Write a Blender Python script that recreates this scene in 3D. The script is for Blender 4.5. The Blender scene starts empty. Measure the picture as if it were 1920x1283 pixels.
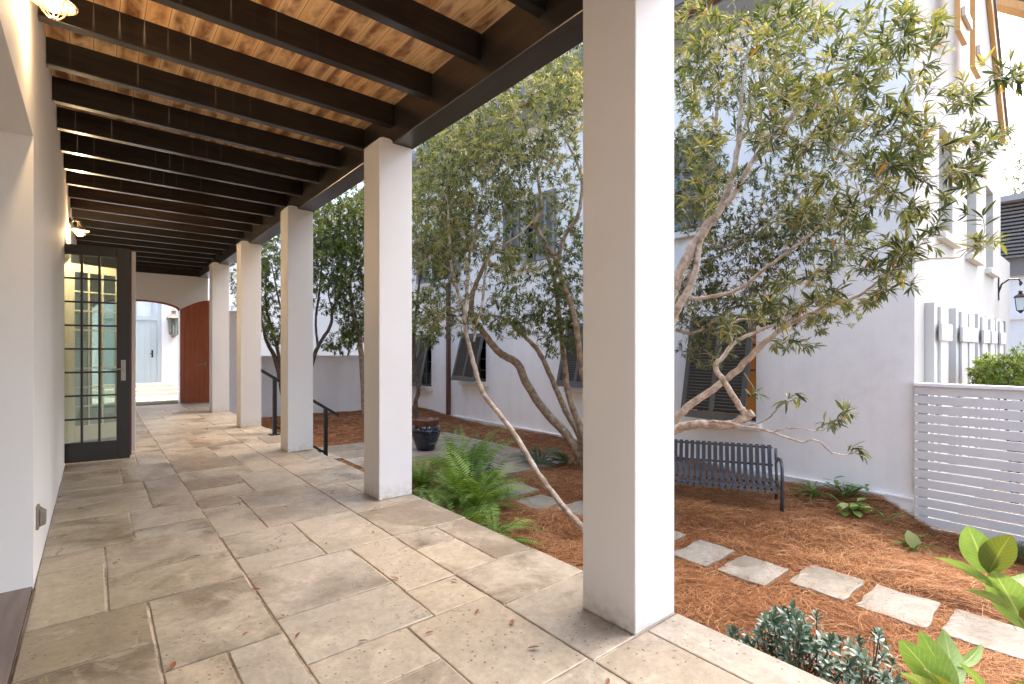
import bpy, math, random
import numpy as np
from mathutils import Vector, Matrix

R = math.radians
random.seed(7)
rng = np.random.default_rng(11)
scene = bpy.context.scene
col = scene.collection

# ------------------------------------------------------------------ camera
EYE = 1.183
YAW = R(39.68)
FPX = 943.5            # focal length in photo pixels (1920 wide)
HOR = 657.7            # horizon row
FW = np.array([math.sin(YAW), math.cos(YAW), 0.0])
RT = np.array([math.cos(YAW), -math.sin(YAW), 0.0])
cam = bpy.data.cameras.new("camera")
cam.sensor_width = 36.0
cam.lens = 36.0 * FPX / 1920
cam.shift_y = (HOR - 641.5) / 1920
cam.clip_start = 0.05
cam.clip_end = 2000
camo = bpy.data.objects.new("camera", cam)
camo.location = (0, 0, EYE)
camo.rotation_euler = (R(90), 0, -YAW)
col.objects.link(camo)
scene.camera = camo

# ------------------------------------------------------------------ light
SUN_EL, SUN_AZ = R(58), R(92)          # azimuth clockwise from +y
world = bpy.data.worlds.new("World")
scene.world = world
world.use_nodes = True
wn = world.node_tree
bg = wn.nodes["Background"]
sky = wn.nodes.new("ShaderNodeTexSky")
sky.sky_type = 'NISHITA'
sky.sun_disc = False
sky.sun_elevation = SUN_EL
sky.sun_rotation = SUN_AZ
sky.air_density = 1.0
sky.dust_density = 5.0
sky.ozone_density = 1.0
wn.links.new(sky.outputs[0], bg.inputs[0])
bg.inputs[1].default_value = 0.15
sun = bpy.data.lights.new("sun", 'SUN')
sun.energy = 0.5
sun.angle = R(110)
sun.color = (1.0, 0.965, 0.92)
suno = bpy.data.objects.new("sun", sun)
sd = Vector((math.sin(SUN_AZ) * math.cos(SUN_EL), math.cos(SUN_AZ) * math.cos(SUN_EL), math.sin(SUN_EL)))
suno.rotation_euler = sd.to_track_quat('Z', 'Y').to_euler()
suno.location = sd * 30
col.objects.link(suno)

vs = scene.view_settings
vs.view_transform = 'Standard'
vs.look = 'None'
vs.exposure = 2.7
vs.gamma = 1
scene.cycles.max_bounces = 10
scene.cycles.diffuse_bounces = 7
scene.cycles.transparent_max_bounces = 12
scene.cycles.use_denoising = True


def W(px, py, d):
    """A point seen at photo pixel (px,py) at forward distance d."""
    return np.array([0, 0, EYE]) + d * (FW + (px - 960) / FPX * RT + np.array([0, 0, (HOR - py) / FPX]))


# ------------------------------------------------------------------ materials
def mat(name, build):
    m = bpy.data.materials.new(name)
    m.use_nodes = True
    nt = m.node_tree
    b = nt.nodes["Principled BSDF"]
    build(nt, b)
    return m


def N(nt, t, **kw):
    n = nt.nodes.new(t)
    for k, v in kw.items():
        if k == 'op':
            n.operation = v
        elif k.startswith('i_'):
            n.inputs[int(k[2:])].default_value = v
        else:
            setattr(n, k, v)
    return n


def noise(nt, scale, detail=4, rough=0.55, vec=None, dist=0.0):
    n = N(nt, "ShaderNodeTexNoise")
    n.inputs["Scale"].default_value = scale
    n.inputs["Detail"].default_value = detail
    n.inputs["Roughness"].default_value = rough
    n.inputs["Distortion"].default_value = dist
    if vec is not None:
        nt.links.new(vec, n.inputs["Vector"])
    return n.outputs["Fac"]


def coords(nt, scale=None):
    c = N(nt, "ShaderNodeTexCoord").outputs["Object"]
    if scale is None:
        return c
    m = N(nt, "ShaderNodeMapping")
    m.inputs["Scale"].default_value = scale
    nt.links.new(c, m.inputs["Vector"])
    return m.outputs[0]


def ramp(nt, fac, stops):
    r = N(nt, "ShaderNodeValToRGB")
    e = r.color_ramp.elements
    while len(e) < len(stops):
        e.new(0.5)
    for el, (p, c) in zip(e, stops):
        el.position = p
        el.color = (c[0], c[1], c[2], 1) if not isinstance(c, (int, float)) else (c, c, c, 1)
    nt.links.new(fac, r.inputs[0])
    return r.outputs[0]


def mix(nt, fac, a, b, mode='MIX'):
    m = N(nt, "ShaderNodeMix", data_type='RGBA', blend_type=mode)
    for s, v in ((0, fac), (6, a), (7, b)):
        if hasattr(v, 'links') or hasattr(v, 'is_linked'):
            nt.links.new(v, m.inputs[s])
        elif isinstance(v, (int, float)):
            m.inputs[s].default_value = v if s == 0 else (v, v, v, 1)
        else:
            m.inputs[s].default_value = (*v, 1)
    return m.outputs[2]


def math_(nt, op, a, b=None, clamp=False):
    m = N(nt, "ShaderNodeMath", operation=op, use_clamp=clamp)
    for i, v in enumerate((a, b)):
        if v is None:
            continue
        if isinstance(v, (int, float)):
            m.inputs[i].default_value = v
        else:
            nt.links.new(v, m.inputs[i])
    return m.outputs[0]


def bump(nt, b, h, strength, dist=0.01):
    n = N(nt, "ShaderNodeBump")
    n.inputs["Strength"].default_value = strength
    n.inputs["Distance"].default_value = dist
    nt.links.new(h, n.inputs["Height"])
    nt.links.new(n.outputs[0], b.inputs["Normal"])


def plaster(name, c, stain=(0.9, 0.9, 0.92), amt=0.25, bumps=0.25, streak=False):
    def f(nt, b):
        big = noise(nt, 0.9, 5, 0.6, coords(nt))
        med = noise(nt, 6, 6, 0.65, coords(nt), 0.5)
        s = math_(nt, 'MULTIPLY', ramp(nt, big, [(0.42, 0.0), (0.72, 1.0)]), ramp(nt, med, [(0.35, 0.2), (0.7, 1.0)]))
        cc = mix(nt, math_(nt, 'MULTIPLY', s, amt), c, tuple(x * y for x, y in zip(c, stain)))
        if streak:
            st = noise(nt, 1.0, 4, 0.6, coords(nt, (5, 5, 0.35)))
            cc = mix(nt, math_(nt, 'MULTIPLY', ramp(nt, st, [(0.5, 0.0), (0.75, 1.0)]), 0.22), cc, tuple(0.72 * x for x in c))
        fine = noise(nt, 60, 4, 0.6, coords(nt))
        nt.links.new(cc, b.inputs["Base Color"])
        b.inputs["Roughness"].default_value = 0.75
        h = math_(nt, 'ADD', math_(nt, 'MULTIPLY', fine, 0.25), math_(nt, 'MULTIPLY', med, 1.0))
        bump(nt, b, h, bumps, 0.006)
    return mat(name, f)


def flat(name, c, rough=0.5, metal=0.0, var=0.12, scale=9, bmp=0.05):
    def f(nt, b):
        n = noise(nt, scale, 5, 0.6, coords(nt))
        nt.links.new(mix(nt, n, tuple(x * (1 - var) for x in c), tuple(min(1, x * (1 + var)) for x in c)), b.inputs["Base Color"])
        b.inputs["Roughness"].default_value = rough
        b.inputs["Metallic"].default_value = metal
        if bmp:
            bump(nt, b, noise(nt, scale * 6, 3, 0.5, coords(nt)), bmp, 0.004)
    return mat(name, f)


def attr(nt, name):
    a = N(nt, "ShaderNodeAttribute", attribute_name=name)
    return a.outputs["Fac"]


def tile_build(nt, b, tint=(1, 1, 1), dark=0.85):
    t = attr(nt, "rnd")
    base = ramp(nt, t, [(0.0, tuple(dark * x * y for x, y in zip((0.235, 0.186, 0.132), tint))), (0.3, tuple(x * y for x, y in zip((0.325, 0.278, 0.218), tint))),
                        (0.55, tuple(x * y for x, y in zip((0.30, 0.264, 0.216), tint))), (0.8, tuple(x * y for x, y in zip((0.345, 0.288, 0.212), tint))), (1.0, tuple(x * y for x, y in zip((0.285, 0.25, 0.203), tint)))])
    c = coords(nt)
    # a different piece of the pattern for every slab
    sh = N(nt, "ShaderNodeVectorMath", operation='ADD')
    cb = N(nt, "ShaderNodeCombineXYZ")
    nt.links.new(math_(nt, 'MULTIPLY', t, 37.0), cb.inputs[2])
    nt.links.new(c, sh.inputs[0])
    nt.links.new(cb.outputs[0], sh.inputs[1])
    v = sh.outputs[0]
    big = noise(nt, 2.1, 6, 0.62, v, 0.6)
    dirty = math_(nt, 'MULTIPLY', ramp(nt, big, [(0.44, 0.0), (0.62, 1.0)]), ramp(nt, math_(nt, 'FRACT', math_(nt, 'MULTIPLY', t, 7.3)), [(0.2, 0.10), (0.9, 0.92)]))
    cc = mix(nt, dirty, base, tuple(x * y for x, y in zip((0.100, 0.072, 0.042), tint)))
    pale = noise(nt, 3.4, 9, 0.72, v, 1.2)
    cc = mix(nt, math_(nt, 'MULTIPLY', ramp(nt, pale, [(0.54, 0.0), (0.62, 1.0)]), 0.42), cc, tuple(x * y for x, y in zip((0.43, 0.375, 0.30), tint)))
    grain = noise(nt, 34, 6, 0.75, v)
    mid = noise(nt, 9, 7, 0.7, v, 0.8)
    cc = mix(nt, 0.55, cc, mix(nt, mid, 0.12, 0.85), 'OVERLAY')
    cc = mix(nt, 0.6, cc, mix(nt, grain, 0.15, 0.92), 'OVERLAY')
    vo = N(nt, "ShaderNodeTexVoronoi")
    vo.inputs["Scale"].default_value = 30
    vo.inputs["Randomness"].default_value = 1
    nt.links.new(v, vo.inputs["Vector"])
    pit = math_(nt, 'MULTIPLY', ramp(nt, vo.outputs["Distance"], [(0.08, 1.0), (0.22, 0.0)]), ramp(nt, noise(nt, 4, 3, 0.5, v), [(0.42, 0.0), (0.56, 1.0)]))
    cc = mix(nt, math_(nt, 'MULTIPLY', pit, 0.8), cc, (0.09, 0.065, 0.045))
    nt.links.new(cc, b.inputs["Base Color"])
    rr = ramp(nt, pale, [(0.35, 0.24), (0.62, 0.55)])
    nt.links.new(rr, b.inputs["Roughness"])
    b.inputs["Specular IOR Level"].default_value = 0.4
    h = math_(nt, 'SUBTRACT', math_(nt, 'ADD', math_(nt, 'MULTIPLY', pale, 1.0), math_(nt, 'MULTIPLY', grain, 0.35)), math_(nt, 'MULTIPLY', pit, 0.8))
    bump(nt, b, h, 0.35, 0.01)


M = {}
M['tile'] = mat("limestone paver", lambda nt, b: tile_build(nt, b))
M['flag'] = mat("garden flagstone", lambda nt, b: tile_build(nt, b, (0.86, 0.88, 0.90)))
M['courtstone'] = flat("courtyard stone", (0.62, 0.57, 0.48), 0.8, 0, 0.2, 5, 0.2)


def grout_build(nt, b):
    n = noise(nt, 3.0, 5, 0.7, coords(nt))
    f = noise(nt, 70, 3, 0.6, coords(nt))
    cc = ramp(nt, n, [(0.32, (0.085, 0.062, 0.045)), (0.45, (0.22, 0.17, 0.125)), (0.56, (0.44, 0.36, 0.28))])
    nt.links.new(mix(nt, 0.5, cc, mix(nt, f, 0.2, 0.9), 'OVERLAY'), b.inputs["Base Color"])
    b.inputs["Roughness"].default_value = 0.9
    bump(nt, b, f, 0.6, 0.006)


M['grout'] = mat("mortar", grout_build)
M['porchwhite'] = plaster("porch plaster", (0.82, 0.80, 0.765), (0.9, 0.88, 0.85), 0.5, 0.12)
def column_build(nt, b):
    c = coords(nt)
    big = noise(nt, 1.3, 5, 0.6, c)
    med = noise(nt, 7, 6, 0.65, c, 0.6)
    cc = mix(nt, math_(nt, 'MULTIPLY', ramp(nt, big, [(0.42, 0.0), (0.7, 1.0)]), 0.35), (0.64, 0.64, 0.645), (0.58, 0.575, 0.565))
    sp = N(nt, "ShaderNodeSeparateXYZ")
    nt.links.new(c, sp.inputs[0])
    foot = math_(nt, 'SUBTRACT', 1.0, math_(nt, 'DIVIDE', sp.outputs[2], 0.16), True)
    dirt = math_(nt, 'MULTIPLY', math_(nt, 'POWER', foot, 1.6), ramp(nt, noise(nt, 22, 6, 0.7, c, 0.5), [(0.38, 0.0), (0.62, 1.0)]))
    cc = mix(nt, math_(nt, 'MULTIPLY', dirt, 0.75), cc, (0.36, 0.29, 0.21))
    scuff = ramp(nt, noise(nt, 5.0, 8, 0.75, coords(nt, (1, 1, .5)), 1.0), [(0.66, 0.0), (0.72, 1.0)])
    cc = mix(nt, math_(nt, 'MULTIPLY', scuff, 0.25), cc, (0.52, 0.50, 0.47))
    nt.links.new(cc, b.inputs["Base Color"])
    b.inputs["Roughness"].default_value = 0.6
    bump(nt, b, math_(nt, 'ADD', med, math_(nt, 'MULTIPLY', noise(nt, 70, 4, 0.6, c), 0.3)), 0.16, 0.006)


M['columnpaint'] = mat("painted porch column", column_build)
M['column'] = plaster("painted column", (0.70, 0.70, 0.70), (0.94, 0.93, 0.92), 0.4, 0.10)
M['house'] = plaster("house stucco", (0.84, 0.815, 0.775), (0.80, 0.80, 0.80), 0.9, 0.35, True)
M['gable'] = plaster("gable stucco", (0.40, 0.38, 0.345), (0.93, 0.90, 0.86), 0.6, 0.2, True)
M['gardenwall'] = plaster("garden wall render", (0.82, 0.82, 0.82), (0.82, 0.82, 0.82), 0.7, 0.2, True)
M['trimwhite'] = flat("white paint", (0.78, 0.78, 0.78), 0.45, 0, 0.05, 6, 0.03)
M['fence'] = flat("fence paint", (0.62, 0.61, 0.59), 0.5, 0, 0.08, 5, 0.06)
M['shutterwhite'] = flat("pale shutter paint", (0.52, 0.505, 0.48), 0.5, 0, 0.05, 6, 0.04)
M['sill'] = flat("sill stone", (0.66, 0.62, 0.56), 0.7, 0, 0.1, 8, 0.1)


def joist_build(nt, b):
    c = coords(nt)
    g = noise(nt, 1.0, 5, 0.65, coords(nt, (3, 30, 30)))
    cc = ramp(nt, g, [(0.3, (0.008, 0.006, 0.005)), (0.7, (0.022, 0.0165, 0.0135))])
    # pale streaks, wider and fainter downwards from the joints of the boards above
    sp = N(nt, "ShaderNodeSeparateXYZ")
    nt.links.new(c, sp.inputs[0])
    x, y, z = sp.outputs
    k = math_(nt, 'DIVIDE', math_(nt, 'ADD', x, 0.004 + 11.6), 0.116)
    fr = math_(nt, 'ABSOLUTE', math_(nt, 'SUBTRACT', math_(nt, 'FRACT', math_(nt, 'ADD', k, 0.5)), 0.5))
    down = math_(nt, 'DIVIDE', math_(nt, 'SUBTRACT', 3.145, z), 0.168, True)
    wd = math_(nt, 'ADD', math_(nt, 'MULTIPLY', down, 0.085), 0.012)
    streak = math_(nt, 'SUBTRACT', 1.0, math_(nt, 'DIVIDE', fr, wd), True)
    fade = math_(nt, 'SUBTRACT', 1.0, math_(nt, 'POWER', down, 1.5), True)
    wh = N(nt, "ShaderNodeTexWhiteNoise", noise_dimensions='2D')
    cb = N(nt, "ShaderNodeCombineXYZ")
    nt.links.new(math_(nt, 'FLOOR', math_(nt, 'ADD', k, 0.5)), cb.inputs[0])
    nt.links.new(math_(nt, 'FLOOR', math_(nt, 'DIVIDE', math_(nt, 'ADD', y, 0.2), 0.5855)), cb.inputs[1])
    nt.links.new(cb.outputs[0], wh.inputs["Vector"])
    on = ramp(nt, wh.outputs["Value"], [(0.42, 0.0), (0.85, 1.0)])
    near = math_(nt, 'SUBTRACT', 1.0, math_(nt, 'MULTIPLY', math_(nt, 'ADD', x, 0.2), 0.75), True)
    s = math_(nt, 'MULTIPLY', math_(nt, 'MULTIPLY', streak, fade), math_(nt, 'MULTIPLY', on, near))
    s = math_(nt, 'MULTIPLY', s, math_(nt, 'MULTIPLY', math_(nt, 'SUBTRACT', 7.4, y), 0.8, True))
    cc = mix(nt, math_(nt, 'MULTIPLY', s, 0.9), cc, (0.55, 0.50, 0.45))
    nt.links.new(cc, b.inputs["Base Color"])
    b.inputs["Roughness"].default_value = 0.55
    b.inputs["Specular IOR Level"].default_value = 0.15
    b.inputs["Coat Weight"].default_value = 0.9
    b.inputs["Coat Roughness"].default_value = 0.22
    b.inputs["Coat IOR"].default_value = 1.35
    bump(nt, b, g, 0.25, 0.004)


M['joist'] = mat("dark stained timber", joist_build)


def beam_build(nt, b):
    g = noise(nt, 1.0, 5, 0.65, coords(nt, (30, 2.5, 30)))
    nt.links.new(ramp(nt, g, [(0.3, (0.014, 0.012, 0.011)), (0.7, (0.040, 0.034, 0.030))]), b.inputs["Base Color"])
    b.inputs["Roughness"].default_value = 0.30
    b.inputs["Specular IOR Level"].default_value = 1.0
    bump(nt, b, g, 0.25, 0.004)


M['beam'] = mat("dark beam", beam_build)


def ceil_build(nt, b):
    c = coords(nt)
    t = attr(nt, "rnd")
    cb = N(nt, "ShaderNodeCombineXYZ")
    nt.links.new(math_(nt, 'MULTIPLY', t, 53.0), cb.inputs[2])
    sh = N(nt, "ShaderNodeVectorMath", operation='ADD')
    mp = N(nt, "ShaderNodeMapping")
    mp.inputs["Scale"].default_value = (9, 3.6, 1)
    nt.links.new(c, mp.inputs["Vector"])
    nt.links.new(mp.outputs[0], sh.inputs[0])
    nt.links.new(cb.outputs[0], sh.inputs[1])
    blotch = noise(nt, 1.0, 5, 0.62, sh.outputs[0], 0.5)
    sp = N(nt, "ShaderNodeSeparateXYZ")
    nt.links.new(c, sp.inputs[0])
    ey = math_(nt, 'ABSOLUTE', math_(nt, 'SUBTRACT', math_(nt, 'FRACT', math_(nt, 'DIVIDE', math_(nt, 'ADD', sp.outputs[0], 0.004 + 11.6), 0.116)), 0.5))
    core = ramp(nt, ey, [(0.24, 1.0), (0.44, 0.0)])
    burn = math_(nt, 'MULTIPLY', math_(nt, 'MULTIPLY', ramp(nt, blotch, [(0.36, 0.0), (0.62, 1.0)]), core), 0.95)
    grain = noise(nt, 1.0, 6, 0.7, coords(nt, (90, 5, 1)))
    wood = ramp(nt, t, [(0.0, (0.82, 0.52, 0.25)), (0.5, (0.86, 0.58, 0.31)), (1.0, (0.80, 0.46, 0.20))])
    cc = mix(nt, burn, wood, (0.20, 0.070, 0.020))
    cc = mix(nt, 0.5, cc, mix(nt, grain, 0.25, 0.8), 'OVERLAY')
    seam = ramp(nt, ey, [(0.472, 0.0), (0.49, 1.0)])
    cc = mix(nt, math_(nt, 'MULTIPLY', seam, 0.6), cc, (0.12, 0.055, 0.025))
    nt.links.new(cc, b.inputs["Base Color"])
    b.inputs["Roughness"].default_value = 0.6
    bump(nt, b, grain, 0.2, 0.003)


M['ceil'] = mat("stained ceiling boards", ceil_build)


def wood(name, c1, c2, scale=(40, 40, 2.5), rough=0.45):
    def f(nt, b):
        g = noise(nt, 1.0, 6, 0.65, coords(nt, scale))
        nt.links.new(ramp(nt, g, [(0.3, c1), (0.7, c2)]), b.inputs["Base Color"])
        b.inputs["Roughness"].default_value = rough
        bump(nt, b, g, 0.15, 0.003)
    return mat(name, f)


M['mahogany'] = wood("mahogany", (0.20, 0.042, 0.012), (0.34, 0.085, 0.025))
M['orangewood'] = wood("orange timber", (0.52, 0.26, 0.075), (0.66, 0.36, 0.12))  # orange grain tone shared by rake boards, upper shutters and eave
M['greywood'] = wood("weathered boards", (0.14, 0.11, 0.10), (0.22, 0.18, 0.16), (25, 2, 25), 0.6)
M['darkdoor'] = flat("charcoal door paint", (0.032, 0.029, 0.027), 0.35, 0, 0.1, 9, 0.03)
M['cream'] = flat("cream paint", (0.70, 0.66, 0.57), 0.45, 0, 0.05, 6, 0.02)
M['maroon'] = flat("maroon seal", (0.14, 0.035, 0.04), 0.6)
M['steel'] = flat("brushed steel", (0.45, 0.42, 0.38), 0.35, 0.9, 0.1, 20, 0)
M['black'] = flat("black metal", (0.012, 0.012, 0.013), 0.35, 0.3, 0.15, 20, 0.02)
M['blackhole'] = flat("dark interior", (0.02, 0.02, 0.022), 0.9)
M['bench'] = flat("dark blue coated steel", (0.046, 0.049, 0.058), 0.25, 0.1, 0.3, 18, 0.03)
M['bluedoor'] = flat("blue grey door paint", (0.36, 0.42, 0.45), 0.5, 0, 0.04, 5, 0.02)
M['louver'] = flat("dark olive shutter paint", (0.075, 0.072, 0.062), 0.45, 0, 0.12, 10, 0.03)
M['louverblue'] = flat("grey shutter paint", (0.20, 0.20, 0.20), 0.5, 0, 0.1, 10, 0.03)
M['copper'] = flat("brown gutter metal", (0.13, 0.052, 0.032), 0.5, 0.3, 0.2, 8, 0.02)
M['roof'] = flat("grey shingles", (0.16, 0.155, 0.15), 0.85, 0, 0.4, 14, 0.5)
M['soffit'] = flat("grey soffit paint", (0.33, 0.34, 0.35), 0.7, 0, 0.06, 5, 0.02)
M['windowblue'] = flat("pale window blind", (0.52, 0.57, 0.60), 0.25, 0, 0.1, 4, 0)
M['rustwood'] = wood("orange casement", (0.12, 0.045, 0.015), (0.20, 0.08, 0.028))
M['galv'] = flat("pale galvanised metal", (0.22, 0.19, 0.15), 0.45, 0.5, 0.15, 12, 0)
M['glazebrown'] = flat("brown glaze", (0.11, 0.035, 0.018), 0.12, 0, 0.5, 14, 0.03)


def glaze_build(nt, b):
    n = noise(nt, 7, 6, 0.6, coords(nt), 1.5)
    nt.links.new(ramp(nt, n, [(0.3, (0.003, 0.004, 0.009)), (0.58, (0.006, 0.012, 0.032)), (0.8, (0.03, 0.05, 0.09))]), b.inputs["Base Color"])
    b.inputs["Roughness"].default_value = 0.1
    b.inputs["Coat Weight"].default_value = 0.5


M['glaze'] = mat("blue glaze", glaze_build)


def glass_build(nt, b, tint=(0.9, 0.95, 0.93), add=0.0):
    out = nt.nodes["Material Output"]
    tr = N(nt, "ShaderNodeBsdfTransparent")
    tr.inputs[0].default_value = (*tint, 1)
    gl = N(nt, "ShaderNodeBsdfGlossy")
    gl.inputs["Roughness"].default_value = 0.02
    fr = N(nt, "ShaderNodeFresnel")
    fr.inputs[0].default_value = 1.5
    mx = N(nt, "ShaderNodeMixShader")
    nt.links.new(math_(nt, 'ADD', fr.outputs[0], add, True), mx.inputs[0])
    nt.links.new(tr.outputs[0], mx.inputs[1])
    nt.links.new(gl.outputs[0], mx.inputs[2])
    nt.links.new(mx.outputs[0], out.inputs[0])


M['glass'] = mat("clear glass", lambda nt, b: glass_build(nt, b))
M['doorglass'] = mat("door glass", lambda nt, b: glass_build(nt, b, (0.82, 0.90, 0.86), 0.08))
M['tealglass'] = mat("green tinted glass", lambda nt, b: glass_build(nt, b, (0.82, 0.90, 0.86), 0.10))


def emit(name, c, s):
    def f(nt, b):
        b.inputs["Base Color"].default_value = (*c, 1)
        b.inputs["Emission Color"].default_value = (*c, 1)
        b.inputs["Emission Strength"].default_value = s
    return mat(name, f)


M['bulb'] = emit("glowing bulb", (1.0, 0.50, 0.12), 5)


def leafmat(name, stops, rough=0.42, trans=0.42, spec=0.5):
    def f(nt, b):
        t = attr(nt, "rnd")
        cc = ramp(nt, t, stops)
        nt.links.new(cc, b.inputs["Base Color"])
        b.inputs["Roughness"].default_value = rough
        b.inputs["Specular IOR Level"].default_value = spec
        tl = N(nt, "ShaderNodeBsdfTranslucent")
        nt.links.new(mix(nt, 1.0, cc, (1.25, 1.2, 0.6), 'MULTIPLY'), tl.inputs[0])
        mx = N(nt, "ShaderNodeMixShader")
        mx.inputs[0].default_value = trans
        nt.links.new(b.outputs[0], mx.inputs[1])
        nt.links.new(tl.outputs[0], mx.inputs[2])
        nt.links.new(mx.outputs[0], nt.nodes["Material Output"].inputs[0])
    return mat(name, f)


OLIVE = [(0.0, (0.034, 0.052, 0.018)), (0.35, (0.082, 0.105, 0.034)), (0.65, (0.165, 0.178, 0.064)), (0.9, (0.31, 0.30, 0.13)), (0.955, (0.27, 0.23, 0.06)), (0.975, (0.46, 0.19, 0.03))]
M['leafnear'] = leafmat("long olive leaves", OLIVE)
M['leafmid'] = leafmat("small olive leaves", [(0.0, (0.032, 0.050, 0.017)), (0.4, (0.088, 0.112, 0.036)), (0.75, (0.19, 0.20, 0.075)), (0.97, (0.35, 0.33, 0.15)), (0.99, (0.44, 0.22, 0.04))])
M['leaffar'] = leafmat("deep green leaves", [(0.0, (0.035, 0.055, 0.013)), (0.45, (0.085, 0.118, 0.026)), (0.8, (0.165, 0.195, 0.048)), (0.97, (0.26, 0.27, 0.085)), (0.995, (0.40, 0.22, 0.05))])
M['leafbig'] = leafmat("broad fresh leaves", [(0.0, (0.16, 0.30, 0.055)), (0.5, (0.24, 0.40, 0.10)), (1.0, (0.33, 0.47, 0.13))], 0.35, 0.4)
M['leafolivebig'] = leafmat("old broad leaf", [(0.0, (0.12, 0.16, 0.02)), (1.0, (0.16, 0.20, 0.03))], 0.3, 0.3)
def veinmat(name, c0, c1, cv):
    def f(nt, b):
        t = attr(nt, "rnd")
        u = math_(nt, 'ABSOLUTE', attr(nt, "across"))
        v = attr(nt, "along")
        n = noise(nt, 26, 5, 0.65, coords(nt))
        cc = mix(nt, t, c0, c1)
        cc = mix(nt, math_(nt, 'MULTIPLY', ramp(nt, n, [(0.40, 0.0), (0.75, 1.0)]), 0.45), cc, tuple(x * .62 for x in c0))
        side = math_(nt, 'ABSOLUTE', math_(nt, 'SUBTRACT', math_(nt, 'FRACT', math_(nt, 'MULTIPLY', math_(nt, 'SUBTRACT', v, math_(nt, 'MULTIPLY', u, 0.22)), 11.0)), 0.5))
        vein = ramp(nt, side, [(0.0, 1.0), (0.10, 0.0)])
        rib = ramp(nt, u, [(0.035, 1.0), (0.075, 0.0)])
        vv = math_(nt, 'MAXIMUM', math_(nt, 'MULTIPLY', vein, 0.45), rib)
        cc = mix(nt, math_(nt, 'MULTIPLY', vv, 0.7), cc, cv)
        sp = ramp(nt, noise(nt, 48, 5, 0.7, coords(nt)), [(0.66, 0.0), (0.72, 1.0)])
        cc = mix(nt, math_(nt, 'MULTIPLY', sp, 0.5), cc, (0.20, 0.13, 0.04))
        nt.links.new(cc, b.inputs["Base Color"])
        b.inputs["Roughness"].default_value = 0.36
        bump(nt, b, math_(nt, 'ADD', math_(nt, 'MULTIPLY', vv, -1.0), n), 0.35, 0.004)
        tl = N(nt, "ShaderNodeBsdfTranslucent")
        nt.links.new(mix(nt, 1.0, cc, (1.2, 1.2, 0.6), 'MULTIPLY'), tl.inputs[0])
        mx = N(nt, "ShaderNodeMixShader")
        mx.inputs[0].default_value = .3
        nt.links.new(b.outputs[0], mx.inputs[1])
        nt.links.new(tl.outputs[0], mx.inputs[2])
        nt.links.new(mx.outputs[0], nt.nodes["Material Output"].inputs[0])
    return mat(name, f)


M['leafbig'] = veinmat("broad fresh leaves", (0.15, 0.27, 0.06), (0.24, 0.36, 0.11), (0.42, 0.50, 0.22))
M['leafolivebig'] = veinmat("old broad leaf", (0.12, 0.15, 0.02), (0.15, 0.19, 0.03), (0.24, 0.26, 0.06))
M['nandina'] = leafmat("bright shrub leaves", [(0.0, (0.06, 0.10, 0.015)), (0.5, (0.15, 0.22, 0.035)), (0.95, (0.30, 0.36, 0.08)), (1.0, (0.40, 0.16, 0.05))])
M['leafblue'] = leafmat("leathery blue green leaves", [(0.0, (0.025, 0.060, 0.030)), (0.5, (0.060, 0.115, 0.070)), (0.85, (0.15, 0.23, 0.16)), (1.0, (0.32, 0.39, 0.30))], 0.22, 0.12, 0.8)
M['fern'] = leafmat("fern fronds", [(0.0, (0.06, 0.13, 0.014)), (0.5, (0.16, 0.29, 0.04)), (1.0, (0.31, 0.44, 0.10))], 0.4, 0.35)
M['darkfern'] = leafmat("dark low foliage", [(0.0, (0.020, 0.050, 0.018)), (1.0, (0.07, 0.12, 0.045))], 0.4, 0.3)
M['blade'] = leafmat("strap leaves", [(0.0, (0.06, 0.13, 0.02)), (1.0, (0.17, 0.28, 0.06))], 0.35, 0.3)
M['hosta'] = leafmat("pale lobed leaves", [(0.0, (0.17, 0.28, 0.05)), (0.8, (0.30, 0.40, 0.11)), (1.0, (0.40, 0.38, 0.20))], 0.45, 0.35)
M['yellowleaf'] = leafmat("yellow edged leaf", [(0.0, (0.09, 0.13, 0.02)), (1.0, (0.30, 0.28, 0.05))], 0.4, 0.3)
M['deadleaf'] = leafmat("dry leaf", [(0.0, (0.16, 0.045, 0.016)), (1.0, (0.30, 0.11, 0.04))], 0.6, 0.1)
M['straw'] = leafmat("pine straw", [(0.0, (0.12, 0.042, 0.014)), (0.4, (0.30, 0.120, 0.042)), (0.75, (0.46, 0.215, 0.085)), (1.0, (0.62, 0.38, 0.20))], 0.6, 0.08, 0.2)


def bark(name, a, c, d):
    def f(nt, b):
        n1 = noise(nt, 14, 6, 0.65, coords(nt), 0.6)
        n2 = noise(nt, 55, 4, 0.6, coords(nt))
        cc = ramp(nt, n1, [(0.3, a), (0.5, c), (0.68, d)])
        nt.links.new(mix(nt, 0.4, cc, mix(nt, n2, 0.2, 0.9), 'OVERLAY'), b.inputs["Base Color"])
        b.inputs["Roughness"].default_value = 0.85
        bump(nt, b, math_(nt, 'ADD', n1, n2), 0.6, 0.008)
    return mat(name, f)


M['barkpale'] = bark("pale smooth bark", (0.17, 0.115, 0.075), (0.40, 0.31, 0.235), (0.58, 0.50, 0.42))
M['barkmid'] = bark("brown bark", (0.12, 0.075, 0.045), (0.27, 0.19, 0.12), (0.42, 0.33, 0.24))
M['barkdark'] = bark("dark bark", (0.035, 0.024, 0.017), (0.085, 0.055, 0.037), (0.15, 0.11, 0.08))


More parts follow.
